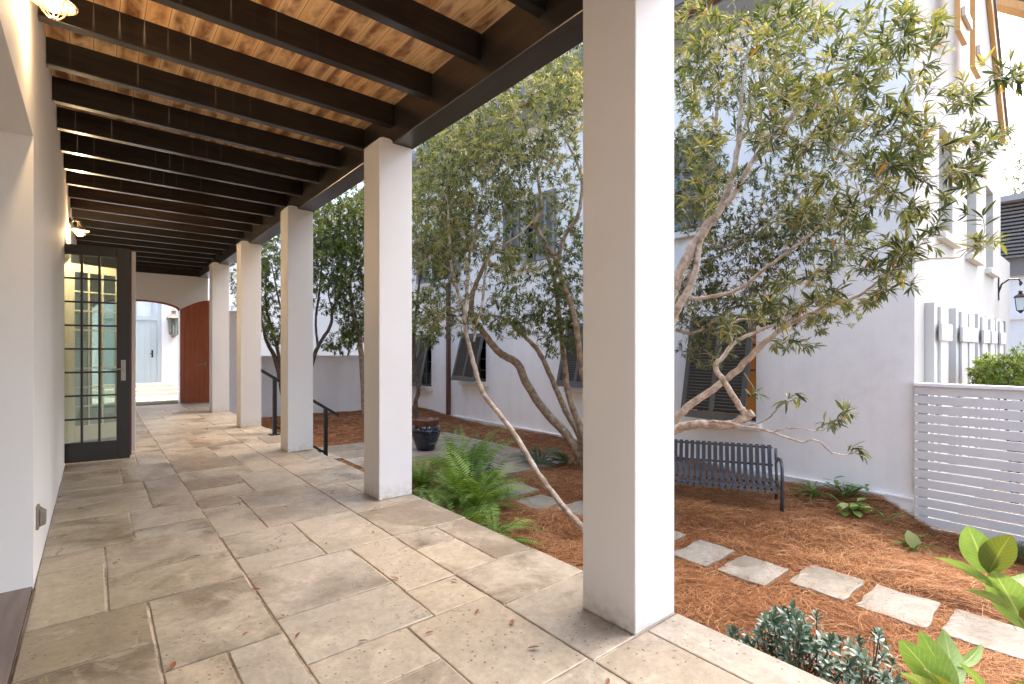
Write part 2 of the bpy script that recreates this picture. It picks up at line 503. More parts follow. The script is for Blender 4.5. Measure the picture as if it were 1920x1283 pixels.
def mulch_build(nt, b):
    n1 = noise(nt, 5, 6, 0.7, coords(nt), 1.0)
    n2 = noise(nt, 1.0, 6, 0.75, coords(nt, (18, 90, 30)), 2.5)
    cc = ramp(nt, n2, [(0.3, (0.05, 0.016, 0.005)), (0.5, (0.18, 0.060, 0.017)), (0.68, (0.34, 0.135, 0.045))])
    nt.links.new(mix(nt, math_(nt, 'MULTIPLY', n1, 0.5), cc, (0.11, 0.038, 0.014)), b.inputs["Base Color"])
    b.inputs["Roughness"].default_value = 0.9
    bump(nt, b, math_(nt, 'ADD', n1, n2), 0.9, 0.03)


M['mulch'] = mat("pine straw bed", mulch_build)
M['earth'] = flat("soil", (0.13, 0.10, 0.07), 0.95, 0, 0.4, 3, 0.5)


# ------------------------------------------------------------------ mesh helpers
class MB:
    def __init__(s):
        s.v, s.f, s.r = [], [], []

    def quadmesh(s, vs_, fs, r=None):
        o = len(s.v)
        s.v += [tuple(map(float, q)) for q in vs_]
        s.f += [tuple(o + i for i in f) for f in fs]
        s.r += [random.random() if r is None else r] * len(fs)

    def box(s, a, b, r=None, m=None):
        x0, y0, z0 = a
        x1, y1, z1 = b
        vv = [(x0, y0, z0), (x1, y0, z0), (x1, y1, z0), (x0, y1, z0), (x0, y0, z1), (x1, y0, z1), (x1, y1, z1), (x0, y1, z1)]
        if m is not None:
            vv = [tuple(m @ Vector(q)) for q in vv]
        s.quadmesh(vv, [(0, 3, 2, 1), (4, 5, 6, 7), (0, 1, 5, 4), (1, 2, 6, 5), (2, 3, 7, 6), (3, 0, 4, 7)], r)

    def prism(s, pts, thick):
        """closed outline pts (3D, coplanar) extruded by vector thick"""
        n = len(pts)
        t = np.array(thick)
        vv = [tuple(p) for p in pts] + [tuple(np.array(p) + t) for p in pts]
        fs = [tuple(range(n))[::-1], tuple(range(n, 2 * n))] + [(i, (i + 1) % n, n + (i + 1) % n, n + i) for i in range(n)]
        s.quadmesh(vv, fs)

    def tube(s, pts, radii, seg=8, caps=True, r=None):
        pts = [np.array(p, float) for p in pts]
        n = len(pts)
        if isinstance(radii, (int, float)):
            radii = [radii] * n
        t0 = pts[1] - pts[0]
        t0 = t0 / (np.linalg.norm(t0) + 1e-9)
        up = np.array([0, 0, 1.0]) if abs(t0[2]) < 0.9 else np.array([1.0, 0, 0])
        a = np.cross(t0, up)
        a /= np.linalg.norm(a)
        vv, fs = [], []
        for i in range(n):
            t = pts[min(i + 1, n - 1)] - pts[max(i - 1, 0)]
            t = t / (np.linalg.norm(t) + 1e-9)
            a = a - t * np.dot(a, t)
            a /= (np.linalg.norm(a) + 1e-9)
            b = np.cross(t, a)
            for k in range(seg):
                th = 2 * math.pi * k / seg
                vv.append(pts[i] + radii[i] * (math.cos(th) * a + math.sin(th) * b))
        for i in range(n - 1):
            for k in range(seg):
                k2 = (k + 1) % seg
                fs.append((i * seg + k, i * seg + k2, (i + 1) * seg + k2, (i + 1) * seg + k))
        if caps:
            fs.append(tuple(range(seg))[::-1])
            fs.append(tuple((n - 1) * seg + k for k in range(seg)))
        s.quadmesh(vv, fs, r)

    def lathe(s, c, prof, seg=24):
        vv, fs = [], []
        for (rr, z) in prof:
            for k in range(seg):
                th = 2 * math.pi * k / seg
                vv.append((c[0] + rr * math.cos(th), c[1] + rr * math.sin(th), c[2] + z))
        for i in range(len(prof) - 1):
            for k in range(seg):
                k2 = (k + 1) % seg
                fs.append((i * seg + k, i * seg + k2, (i + 1) * seg + k2, (i + 1) * seg + k))
        s.quadmesh(vv, fs)

    def build(s, name, m, parent=None, smooth=False, bevel=0.0):
        me = bpy.data.meshes.new(name)
        me.from_pydata(s.v, [], s.f)
        a = me.attributes.new("rnd", 'FLOAT', 'FACE')
        a.data.foreach_set("value", np.array(s.r, dtype=np.float32))
        me.materials.append(m)
        me.update()
        if smooth:
            me.polygons.foreach_set("use_smooth", [True] * len(me.polygons))
        o = bpy.data.objects.new(name, me)
        col.objects.link(o)
        if parent is not None:
            o.parent = parent
            o.matrix_parent_inverse = Matrix.Translation(-Vector(parent.location)) if parent.rotation_euler.z == 0 else parent.matrix_basis.inverted()
        if bevel:
            bv = o.modifiers.new("edge", 'BEVEL')
            bv.width = bevel
            bv.segments = 2
            bv.limit_method = 'ANGLE'
            bv.angle_limit = R(50)
        return o


def npmesh(name, V, F, r, m, parent=None, smooth=True):
    """V (n,3), F (m,4) quads, r (m)"""
    me = bpy.data.meshes.new(name)
    me.vertices.add(len(V))
    me.vertices.foreach_set("co", V.astype(np.float32).ravel())
    k = F.shape[1]
    me.loops.add(F.size)
    me.loops.foreach_set("vertex_index", F.astype(np.int32).ravel())
    me.polygons.add(len(F))
    me.polygons.foreach_set("loop_start", np.arange(0, F.size, k, dtype=np.int32))
    me.polygons.foreach_set("loop_total", np.full(len(F), k, dtype=np.int32))
    if smooth:
        me.polygons.foreach_set("use_smooth", np.ones(len(F), dtype=bool))
    a = me.attributes.new("rnd", 'FLOAT', 'FACE')
    a.data.foreach_set("value", r.astype(np.float32))
    me.materials.append(m)
    me.update()
    me.validate()
    o = bpy.data.objects.new(name, me)
    col.objects.link(o)
    if parent is not None:
        o.parent = parent
        o.matrix_parent_inverse = Matrix.Translation(-Vector(parent.location))
    return o


def tag(o, label=None, cat=None, group=None, kind=None):
    if label:
        o["label"] = label
    if cat:
        o["category"] = cat
    if group:
        o["group"] = group
    if kind:
        o["kind"] = kind
    return o


def thing(name, loc, label, cat, group=None, kind=None):
    o = bpy.data.objects.new(name, None)
    o.empty_display_size = 0.2
    o.location = loc
    col.objects.link(o)
    return tag(o, label, cat, group, kind)


def copy_tree(o, parent=None):
    c = o.copy()
    col.objects.link(c)
    if parent is not None:
        c.parent = parent
    for ch in list(o.children):
        copy_tree(ch, c)
    return c


def wall(mb, axis, at, thick, u0, u1, z0, z1, holes=()):
    """A wall slab with rectangular openings. axis 'x': plane x=at, u runs along y. thick may be negative."""
    us = sorted({u0, u1, *[h[0] for h in holes], *[h[1] for h in holes]})
    zs = sorted({z0, z1, *[h[2] for h in holes], *[h[3] for h in holes]})

    def P(u, d, z):
        return (at + d, u, z) if axis == 'x' else (u, at + d, z)

    def inside(uc, zc):
        return any(h[0] < uc < h[1] and h[2] < zc < h[3] for h in holes)
    for d in (0, thick):
        for i in range(len(us) - 1):
            for j in range(len(zs) - 1):
                if not inside((us[i] + us[i + 1]) / 2, (zs[j] + zs[j + 1]) / 2):
                    mb.quadmesh([P(us[i], d, zs[j]), P(us[i + 1], d, zs[j]), P(us[i + 1], d, zs[j + 1]), P(us[i], d, zs[j + 1])], [(0, 1, 2, 3)])
    for (a, b, c, e) in [(u0, u1, z0, z1)] + list(holes):
        for (p, q) in (((a, c), (b, c)), ((b, c), (b, e)), ((b, e), (a, e)), ((a, e), (a, c))):
            mb.quadmesh([P(p[0], 0, p[1]), P(q[0], 0, q[1]), P(q[0], thick, q[1]), P(p[0], thick, p[1])], [(0, 1, 2, 3)])


# ------------------------------------------------------------------ ground and porch floor
GZ = -0.62
XW, XA, XB, XE = -0.235, 0.61, 1.465, 2.02
g = MB()
g.quadmesh([(-400, -400, -1.1), (400, -400, -1.1), (400, 400, -1.1), (-400, 400, -1.1)], [(0, 1, 2, 3)])
tag(g.build("ground", M['earth']), kind="structure")

tiles = []
tl = tiles.append


def T(x0, x1, *ys):
    for a, b in zip(ys[:-1], ys[1:]):
        tl((x0, x1, a, b))


def Tv(x0, x1, xs, y0, y1):
    xs = [x0] + list(xs) + [x1]
    for a, b in zip(xs[:-1], xs[1:]):
        tl((a, b, y0, y1))


# left strip
T(XW, 0.19, 1.62, 2.505, 2.93); T(0.19, XA, 2.24, 2.93); Tv(0.19, XA, [0.40], 1.62, 2.24)
T(XW, 0.047, 2.93, 3.62, 3.91); T(0.047, XA, 2.93, 3.36, 3.91)
T(XW, 0.193, 3.91, 4.65); T(0.193, XA, 3.91, 4.14, 4.65)
T(XW, 0.337, 4.65, 5.07, 5.30, 5.63); T(0.337, XA, 4.65, 5.63)
T(XW, 0.197, 5.63, 6.05, 6.43); T(0.197, XA, 5.63, 6.43)
T(XW, 0.35, 6.43, 6.86, 7.29); T(0.35, XA, 6.43, 7.29)
# middle strip
T(XA, 1.03, 1.30, 1.66, 1.95); T(1.03, XB, 1.30, 1.95)
T(XA, 1.173, 1.95, 2.365, 2.94); T(1.173, XB, 1.95, 2.235, 2.94)
T(XA, 1.04, 2.94, 3.20, 3.64); T(1.04, XB, 2.94, 3.64)
T(XA, 0.895, 3.64, 4.37, 4.61); T(0.895, XB, 3.64, 4.08, 4.61)
T(XA, 1.044, 4.61, 5.0, 5.385); T(1.044, XB, 4.61, 5.385)
T(XA, 1.187, 5.385, 5.8, 6.40); T(1.187, XB, 5.385, 5.9, 6.40)
T(XA, 1.065, 6.40, 7.15); T(1.065, XB, 6.40, 6.75, 7.15)
T(XA, 0.928, 7.15, 7.6, 8.15); T(0.928, XB, 7.15, 8.15)
# right strip
T(XB, XE, 1.275, 1.83, 2.25); T(XB, 1.758, 2.25, 2.675, 2.95); T(1.758, XE, 2.25, 2.95)
T(XB, XE, 2.95, 3.55, 3.985); Tv(XB, XE, [1.72], 3.985, 4.4); T(XB, XE, 4.4, 5.05, 5.6); Tv(XB, XE, [1.78], 5.6, 6.2)
T(XB, XE, 6.2, 6.9); Tv(XB, XE, [1.70], 6.9, 7.5); T(XB, XE, 7.5, 8.1)
# nearer than the traced part and further away: the same bond, laid by rule
Tv(XB, XE, [1.80], 0.62, 1.275)


def strip(x0, x1, y0, y1):
    y = y0
    while y < y1 - 0.05:
        h = min(random.choice([0.42, 0.58, 0.70]), y1 - y)
        k = random.random()
        if y1 - y - h < 0.15:
            h = y1 - y
        xm = x0 + (x1 - x0) * random.uniform(0.35, 0.65)
        if k < 0.35:
            tl((x0, x1, y, y + h))
        elif k < 0.7:
            Tv(x0, x1, [xm], y, y + h)
        else:
            T(x0, xm, y, y + h * 0.4, y + h)
            tl((xm, x1, y, y + h))
        y += h


strip(XW, XA, 7.29, 13.4); strip(XA, XB, 8.15, 13.4); strip(XB, XE, 8.1, 13.4)
strip(XW, XA, -2.5, 1.62); strip(XA, XB, -2.5, 1.30); strip(XB, XE, -2.5, 0.62)

fm = MB()
for (x0, x1, y0, y1) in tiles:
    gx = 0.005 + random.uniform(-.0015, .0015)
    e, dz = 0.004, random.uniform(-0.0012, 0.0012)
    xr = x1 - gx if x1 < XE - .01 else x1 + random.uniform(-.004, .006)
    a = [(x0 + gx, y0 + gx), (xr, y0 + gx), (xr, y1 - gx), (x0 + gx, y1 - gx)]
    a = [(p[0] + random.uniform(-.0015, .0015), p[1] + random.uniform(-.0015, .0015)) for p in a]
    i = [(a[0][0] + e, a[0][1] + e), (a[1][0] - e, a[1][1] + e), (a[2][0] - e, a[2][1] - e), (a[3][0] + e, a[3][1] - e)]
    vv = [(*p, dz - 0.0105) for p in a] + [(*p, dz - 0.0025) for p in a] + [(*p, dz) for p in i]
    ff = [(8, 9, 10, 11)]
    for k in range(4):
        k2 = (k + 1) % 4
        ff += [(k, k2, 4 + k2, 4 + k), (4 + k, 4 + k2, 8 + k2, 8 + k)]
    if x1 > XE - .01:      # slab edge towards the garden
        vv += [(a[1][0], a[1][1], -0.07), (a[2][0], a[2][1], -0.07)]
        ff.append((1, 2, 13, 12))
    fm.quadmesh(vv, ff)
pf = fm.build("porch_floor", M['tile'])
tag(pf, kind="structure")
gm = MB()
gm.box((XW - 0.0, -2.5, -0.8), (XE - 0.012, 13.4, -0.006))
tag(gm.build("porch_floor_bed", M['grout']), kind="structure")

# garden bed: one uneven sheet
def hash_noise(x, y, s, seed):
    r = np.random.default_rng(seed)
    tot = np.zeros_like(x)
    for k in range(6):
        a = r.uniform(0, 2 * math.pi)
        f = s * (0.6 + 0.5 * k)
        tot += np.sin(f * (x * math.cos(a) + y * math.sin(a)) + r.uniform(0, 6.28)) / (1 + 0.6 * k)
    return tot / 2.6


STONES = [(3.92, 4.42, 4.76, 5.24), (3.84, 4.29, 4.19, 4.60), (4.04, 4.47, 3.70, 4.10), (3.98, 4.44, 2.68, 3.10),
          (3.90, 4.415, 2.185, 2.53), (3.912, 4.385, 1.722, 2.10), (4.13, 4.625, 1.255, 1.64), (4.118, 4.612, 0.795, 1.185), (4.13, 4.605, 0.33, 0.722)]
PATHS = [(3.15, 5.95, 7.25, 9.42), (4.45, 5.95, 5.65, 7.25)]


def ground_h(x, y):
    x = np.asarray(x, float)
    y = np.asarray(y, float)
    h = GZ + 0.030 * hash_noise(x, y, 3.1, 5) + 0.016 * hash_noise(x, y, 9.0, 6)
    h += 0.12 * np.exp(-((6.95 - x) / 0.55) ** 2) * (1 + .4 * hash_noise(x, y, 2.0, 8)) * (y > -2)
    h += 0.13 * np.clip((y - 10.6) / 2.5, 0, 1.2)
    h -= 0.25 * np.clip((1.75 - y) / .5, 0, 1) * np.clip((x - 5.2) / 1.3, 0, 1)
    for (a, b, c, d) in PATHS:
        dx = np.maximum(np.maximum(a - x, x - b), 0)
        dy = np.maximum(np.maximum(c - y, y - d), 0)
        w = np.clip(1 - np.hypot(dx, dy) / 0.22, 0, 1)
        h = h * (1 - w) + (GZ - 0.02) * w
    for (a, b, c, d) in STONES:
        dx = np.maximum(np.maximum(a - x, x - b), 0)
        dy = np.maximum(np.maximum(c - y, y - d), 0)
        w = np.clip(1 - np.hypot(dx, dy) / 0.12, 0, 1)
        h = h * (1 - w) + (GZ - 0.018) * w
    return h


nx, ny = 110, 330
gx_, gy_ = np.meshgrid(np.linspace(XE - 0.02, 7.0, nx), np.linspace(-2.5, 13.7, ny))
V = np.stack([gx_.ravel(), gy_.ravel(), ground_h(gx_, gy_).ravel()], 1)
ii = np.arange(nx * ny).reshape(ny, nx)
F = np.stack([ii[:-1, :-1].ravel(), ii[:-1, 1:].ravel(), ii[1:, 1:].ravel(), ii[1:, :-1].ravel()], 1)
bed = npmesh("garden_bed", V, F, rng.random(len(F)), M['mulch'])
tag(bed, kind="structure")


def ribbons(P, ang, length, width, bend, lift, r):
    """curved needle ribbons lying near P"""
    n = len(P)
    K = 4
    d = np.stack([np.cos(ang), np.sin(ang), np.zeros(n)], 1)
    s = np.stack([-np.sin(ang), np.cos(ang), np.zeros(n)], 1)
    Vs = []
    for k in range(K):
        t = k / (K - 1) - 0.5
        c = P + d * (length * t)[:, None] + s * (bend * length * (t * t * 4 - 0.5))[:, None]
        c[:, 2] += lift[:, 0] + lift[:, 1] * t * length + lift[:, 2] * (0.25 - t * t) * length
        w = (width * (1 - 0.5 * abs(2 * t)))[:, None]
        off = s * w * 0.5
        off[:, 2] += (w[:, 0] * 0.25 * r[:, 1])
        Vs += [c - off, c + off]
    V = np.stack(Vs, 1).reshape(-1, 3)
    base = (np.arange(n) * 2 * K)[:, None]
    F = np.concatenate([base + np.array([[2 * k, 2 * k + 1, 2 * k + 3, 2 * k + 2]]) for k in range(K - 1)], 1).reshape(-1, 4)
    return V, F, np.repeat(r[:, 0], K - 1)


def scatter(n, x0, x1, y0, y1):
    P = np.stack([rng.uniform(x0, x1, n), rng.uniform(y0, y1, n)], 1)
    ok = np.ones(n, bool)
    for (a, b, c, d) in STONES:
        m = 0.03
        ins = (P[:, 0] > a + m) & (P[:, 0] < b - m) & (P[:, 1] > c + m) & (P[:, 1] < d - m)
        ok &= ~ins | (rng.random(n) < 0.03)
    for (a, b, c, d) in PATHS:
        ins = (P[:, 0] > a) & (P[:, 0] < b) & (P[:, 1] > c) & (P[:, 1] < d)
        ok &= ~ins | (rng.random(n) < 0.004)
    return P[ok]


Pn = np.concatenate([scatter(14000, 2.03, 6.93, -2.0, 0.2), scatter(52000, 2.03, 6.93, 0.2, 3.2), scatter(30000, 2.03, 6.93, 3.2, 6.0), scatter(26000, 2.03, 6.93, 6.0, 13.4)])
n = len(Pn)
a0 = 2.6 * hash_noise(Pn[:, 0], Pn[:, 1], 2.2, 21) + 1.4 * hash_noise(Pn[:, 0], Pn[:, 1], 5.5, 22)
ang = a0 + rng.normal(0, 0.75, n)
z = ground_h(Pn[:, 0], Pn[:, 1])
P3 = np.stack([Pn[:, 0], Pn[:, 1], z], 1)
lift = np.stack([rng.uniform(0.002, 0.032, n), rng.normal(0, 0.10, n), rng.uniform(0, 0.2, n)], 1)
dcam = np.hypot(Pn[:, 0], Pn[:, 1])
wid = 0.0022 + 0.00055 * np.maximum(dcam - 3, 0)
tone = np.clip(0.46 + 0.22 * hash_noise(Pn[:, 0], Pn[:, 1], 3.5, 31) + 0.16 * hash_noise(Pn[:, 0], Pn[:, 1], 1.2, 33) + rng.normal(0, 0.27, n), 0, 1)
V, F, r = ribbons(P3, ang, rng.uniform(0.09, 0.24, n), wid, rng.normal(0, 0.22, n), lift, np.stack([tone, rng.uniform(-1, 1, n)], 1))
tag(npmesh("pine_straw", V, F, r, M['straw'], smooth=False), "loose brown pine straw covering the garden bed", "pine straw", kind="stuff")

# ------------------------------------------------------------------ porch: columns
CX0, CY0, CW, CD = 1.7257, 1.2794, 0.2896, 0.2933
names = ["nearest white square porch column, standing in front of the black metal bench",
         "white square porch column beside the green fern clump",
         "white square porch column standing in front of the black stair handrail",
         "white square porch column just past the handrail, fourth from the near end",
         "white square porch column nearest the red wooden gate"]
for k in range(5):
    y = CY0 + 2.44 * k
    t = thing("porch_column", (CX0 + CW / 2, y + CD / 2, 0), names[k], "column", "white columns along the porch edge")
    m = MB()
    m.box((CX0, y, 0.0005), (CX0 + CW, y + CD, 2.849))
    m.build("shaft", M['columnpaint'], t, bevel=0.006)
    m = MB()
    m.prism([(CX0, y, 2.849), (CX0 + .115, y, 2.849), (CX0 + .115, y, 2.862), (CX0 + .095, y, 2.875), (CX0 + .03, y, 2.875), (CX0, y, 2.86)], (0, CD, 0))
    m.build("cap", M['columnpaint'], t)

# ------------------------------------------------------------------ porch roof
JZ, CZ = 2.977, 3.145
roof = thing("porch_roof", (0.9, 6, 2.85), "porch roof of dark joists and beam under stained wooden boards", "porch roof")
m = MB()
m.box((1.843, -1.9, 2.851), (2.034, 13.44, 3.30))
m.build("beam", M['beam'], roof, bevel=0.006)
JY0, JS = 4.2756, 0.5855
yk = [JY0 + JS * k for k in range(-10, 16) if JY0 + JS * k < 13.3]
for y in yk:
    m = MB()
    m.box((XW + 0.001, y, JZ + random.uniform(-.003, .003)), (1.842, y + 0.066, CZ + .003))
    m.build("joist", M['joist'], roof, bevel=0.004)
m = MB()
m.box((XW + .001, 13.385, JZ - .11), (1.842, 13.44, CZ + .003))
m.build("joist", M['joist'], roof, bevel=0.004)
m = MB()
x = -0.004 - 0.116 * 2
while x < 1.843:
    y = -1.9
    while y < 13.4:
        L = min(JS * random.choice([1, 1, 2, 2, 3]), 13.4 - y)
        m.quadmesh([(max(x, XW), y, CZ), (max(x, XW), y + L, CZ), (min(x + .115, 1.843), y + L, CZ), (min(x + .115, 1.843), y, CZ)], [(0, 1, 2, 3)])
        y += L
    x += 0.116
m.build("ceiling_boards", M['ceil'], roof)
m = MB()
m.box((XW - 0.6, -1.9, CZ + .006), (2.30, 13.5, CZ + 0.10))  # unseen stretch behind the camera, extended to keep light off the near column
m.build("roof_deck", M['roof'], roof)

# ------------------------------------------------------------------ house the porch belongs to
ph = thing("porch_house", (-0.45, 5, 0), "house with smooth cream plaster wall along the porch, french doors open", "house")
YO = 3.464       # end of the near opening
DY0, DY1 = 6.84, 8.50
m = MB()
wall(m, 'x', XW, -0.42, -2.5, 13.42, -0.1, 3.6, [(0.6, YO, -0.02, 2.255), (DY0, DY1, 0.0, 2.36)])
m.build("wall", M['porchwhite'], ph)
m = MB()
m.box((-3.2, 0.55, -0.05), (XW - .004, YO + .05, 0.006))
m.build("threshold", M['greywood'], ph)
m = MB()
wall(m, 'x', -3.4, -0.1, -2.5, 13.42, -0.1, 3.6, [])
m.box((-3.4, 5.2, -.1), (-.66, 5.3, 3.0))
m.box((-3.4, 10.2, -.1), (-.66, 10.3, 3.0))
m.box((-3.4, .45, -.1), (-.66, .5, 3.0))
m.box((-3.4, .45, 2.6), (-.66, 10.3, 2.7))
m.box((-3.4, .5, -.1), (-.66, 10.3, -.052))
m.build("interior_wall", M['cream'], ph)


def french_leaf(name, label, hinge, tip, ztop, mface, mback, cols_, rows, glass, back_side):
    """A glazed leaf standing from hinge to tip. Built along local x, then turned."""
    hx, hy = hinge
    L = math.hypot(tip[0] - hx, tip[1] - hy)
    ang = math.atan2(tip[1] - hy, tip[0] - hx)
    mt = Matrix.Translation((hx, hy, 0.022)) @ Matrix.Rotation(ang, 4, 'Z')
    H = ztop - 0.022
    st, tr, br = 0.115, 0.105, 0.20
    m = MB()
    th = 0.04

    def B(mb, a, b):
        mb.box(a, b, None, mt)
    B(m, (0, 0, 0), (st, th, H))
    B(m, (L - st, 0, 0), (L, th, H))
    B(m, (st, 0, 0), (L - st, th, br))
    B(m, (st, 0, H - tr), (L - st, th, H))
    d = m.build(name, mface, ph, bevel=0.004)
    if label:
        d["label"] = label
    x0, x1, z0, z1 = st, L - st, br, H - tr
    mu = MB()
    for i in range(1, cols_):
        xx = x0 + (x1 - x0) * i / cols_
        B(mu, (xx - .009, .004, z0), (xx + .009, th - .004, z1))
    for j in range(1, rows):
        zz = z0 + (z1 - z0) * j / rows
        B(mu, (x0, .006, zz - .009), (x1, th - .006, zz + .009))
    mu.build("muntins", mface, d)
    gl = MB()
    B(gl, (x0 - .003, th / 2 - .002, z0 - .003), (x1 + .003, th / 2 + .002, z1 + .003))
    gl.build("glass", glass, d)
    return d, mt, L, H


d1, mt1, L1, H1 = french_leaf("door", "charcoal french door leaf with three columns of panes", (XW - .125, 6.93), (0.294, 6.835), 2.285, M['darkdoor'], None, 3, 8, M['doorglass'], 1)
m = MB()
m.box((L1 - .0, .041, .06), (L1 + .045, .075, H1 - .02), None, mt1)
m.build("astragal", M['cream'], d1)
m = MB()
m.box((L1 + .001, .004, .03), (L1 + .012, .038, H1 - .01), None, mt1)
m.build("seal", M['maroon'], d1)
m = MB()
m.box((L1 - .075, -.010, .84), (L1 - .035, -.001, 1.06), None, mt1)
hp = [mt1 @ Vector(q) for q in ((L1 - .055, -.012, .96), (L1 - .055, -.055, .965), (L1 - .08, -.062, .965), (L1 - .13, -.060, .955), (L1 - .165, -.055, .965))]
m.tube(hp, [.009, .009, .009, .008, .006], 8)
m.build("handle", M['steel'], d1, smooth=False)
french_leaf("door", "cream french door leaf seen through the dark one", (XW - .06, 8.40), (0.33, 8.70), 2.29, M['cream'], None, 3, 8, M['tealglass'], -1)
m = MB()
m.box((XW - .42, DY0 - .001, 0), (XW - .30, DY0 + .07, 2.36)); m.box((XW - .42, DY1 - .07, 0), (XW - .30, DY1 + .001, 2.36)); m.box((XW - .42, DY0 + .07, 2.27), (XW - .30, DY1 - .07, 2.361))
m.build("door_frame", M['cream'], ph)

# outlet cover on the wall
t = thing("outlet_cover", (XW, 3.62, 0.31), "small grey weatherproof outlet cover low on the cream wall", "outlet cover")
m = MB()
m.box((XW - .001, 3.585, .25), (XW + .012, 3.665, .37))
m.build("plate", M['galv'], t, bevel=.004)
m = MB()
m.prism([(XW + .012, 3.592, .262), (XW + .012, 3.592, .36), (XW + .038, 3.592, .335), (XW + .038, 3.592, .272)], (0, .066, 0))
m.build("lid", M['galv'], t, bevel=.004)


def cage_lamp(c, r, label, power):
    t = thing("wall_lamp", (XW, c[1], c[2]), label, "wall lamp", "lit caged lamps on the porch wall")
    cx, cy, cz = c
    m = MB()
    m.lathe((0, 0, 0), [(0.001, 0), (.05, 0), (.05, .016), (.03, .022), (.001, .022)], 20)
    m.v = [(XW + q[2], cy + q[0], cz + .09 + q[1]) for q in m.v]
    m.build("wall_plate", M['galv'], t)
    m = MB()
    m.tube([(XW + .015, cy, cz + .09), (XW + .05, cy, cz + .115), (cx, cy, cz + .105), (cx, cy, cz + .07)], .011, 8)
    m.build("arm", M['galv'], t, smooth=True)
    m = MB()
    m.lathe(c, [(.026, .085), (.03, .05), (.045, .035), (r * .8, .016), (r, 0), (r * 1.0, -.004), (r * .97, -.003), (r * .76, .010), (.035, .03), (.024, .045)], 28)
    m.build("shade", M['galv'], t, smooth=True)
    m = MB()
    for k in range(4):
        th = k * math.pi / 4
        pts = []
        for j in range(9):
            a = math.pi * j / 8
            pts.append((cx + r * .62 * math.cos(a) * math.cos(th), cy + r * .62 * math.cos(a) * math.sin(th), cz - .002 - .07 * math.sin(a)))
        m.tube(pts, .0022, 5)
    ring = [(cx + r * .9 * math.cos(q), cy + r * .9 * math.sin(q), cz - .006) for q in np.linspace(0, 2 * math.pi, 25)]
    m.tube(ring, .003, 5)
    m.build("cage", M['copper'], t)
    m = MB()
    m.lathe(c, [(.001, .03), (.014, .028), (.018, .005), (.024, -.018), (.018, -.038), (.001, -.046)], 16)
    m.build("bulb", M['bulb'], t, smooth=True)
    L = bpy.data.lights.new("lamp_light", 'POINT')
    L.energy = power
    L.color = (1.0, 0.70, 0.38)
    L.shadow_soft_size = .03
    lo = bpy.data.objects.new("lamp_light", L)
    lo.location = (cx, cy, cz - .065)
    col.objects.link(lo)
    lo.parent = t
    lo.matrix_parent_inverse = Matrix.Translation(-Vector(t.location))


cage_lamp((-0.142, 3.05, 2.745), .085, "lit caged wall lamp at the top of the near porch opening", 4)
cage_lamp((-0.135, 7.95, 2.625), .09, "small lit caged wall lamp above the charcoal french doors", 20)

# ------------------------------------------------------------------ end wall with arched gateway
ew = thing("end_wall", (1, 13.45, 0), "white wall with arched gateway closing the far end of the porch", "wall")
m = MB()
ax, aw, az0, az1 = 0.72, 0.76, 2.10, 2.285
arc = [(ax + aw * math.cos(a), az0 + (az1 - az0) * math.sin(a)) for a in np.linspace(0, math.pi, 25)]
Y0, Y1 = 13.45, 13.78
for y in (Y0, Y1):
    m.quadmesh([(XW - .1, y, -.1), (ax - aw, y, -.1), (ax - aw, y, az0), (XW - .1, y, az0)], [(0, 1, 2, 3)])
    m.quadmesh([(ax + aw, y, -.7), (2.02, y, -.7), (2.02, y, az0), (ax + aw, y, az0)], [(0, 1, 2, 3)])
    m.quadmesh([(XW - .1, y, az0), (ax - aw, y, az0), (ax - aw, y, 3.5), (XW - .1, y, 3.5)], [(0, 1, 2, 3)])
    m.quadmesh([(ax + aw, y, az0), (2.02, y, az0), (2.02, y, 3.5), (ax + aw, y, 3.5)], [(0, 1, 2, 3)])
    for p, q in zip(arc[:-1], arc[1:]):
        m.quadmesh([(p[0], y, p[1]), (p[0], y, 3.5), (q[0], y, 3.5), (q[0], y, q[1])], [(0, 1, 2, 3)])
for p, q in zip(arc[:-1], arc[1:]):
    m.quadmesh([(p[0], Y0, p[1]), (p[0], Y1, p[1]), (q[0], Y1, q[1]), (q[0], Y0, q[1])], [(0, 1, 2, 3)])
for xx in (ax - aw, ax + aw):
    m.quadmesh([(xx, Y0, -.1), (xx, Y1, -.1), (xx, Y1, az0), (xx, Y0, az0)], [(0, 1, 2, 3)])
m.quadmesh([(2.02, Y0, -.7), (2.02, Y1, -.7), (2.02, Y1, 3.5), (2.02, Y0, 3.5)], [(0, 1, 2, 3)])
m.build("wall", M['column'], ew)
m = MB()
for p, q in zip(arc[:-1], arc[1:]):
    a = [(p[0], p[1]), (q[0], q[1]), (ax + (q[0] - ax) * .96, q[1] - .035), (ax + (p[0] - ax) * .96, p[1] - .035)]
    m.quadmesh([(u, 13.47, w) for u, w in a] + [(u, 13.53, w) for u, w in a], [(0, 1, 2, 3), (7, 6, 5, 4), (0, 4, 5, 1), (1, 5, 6, 2), (2, 6, 7, 3), (3, 7, 4, 0)])
m.build("arch_trim", M['mahogany'], ew)

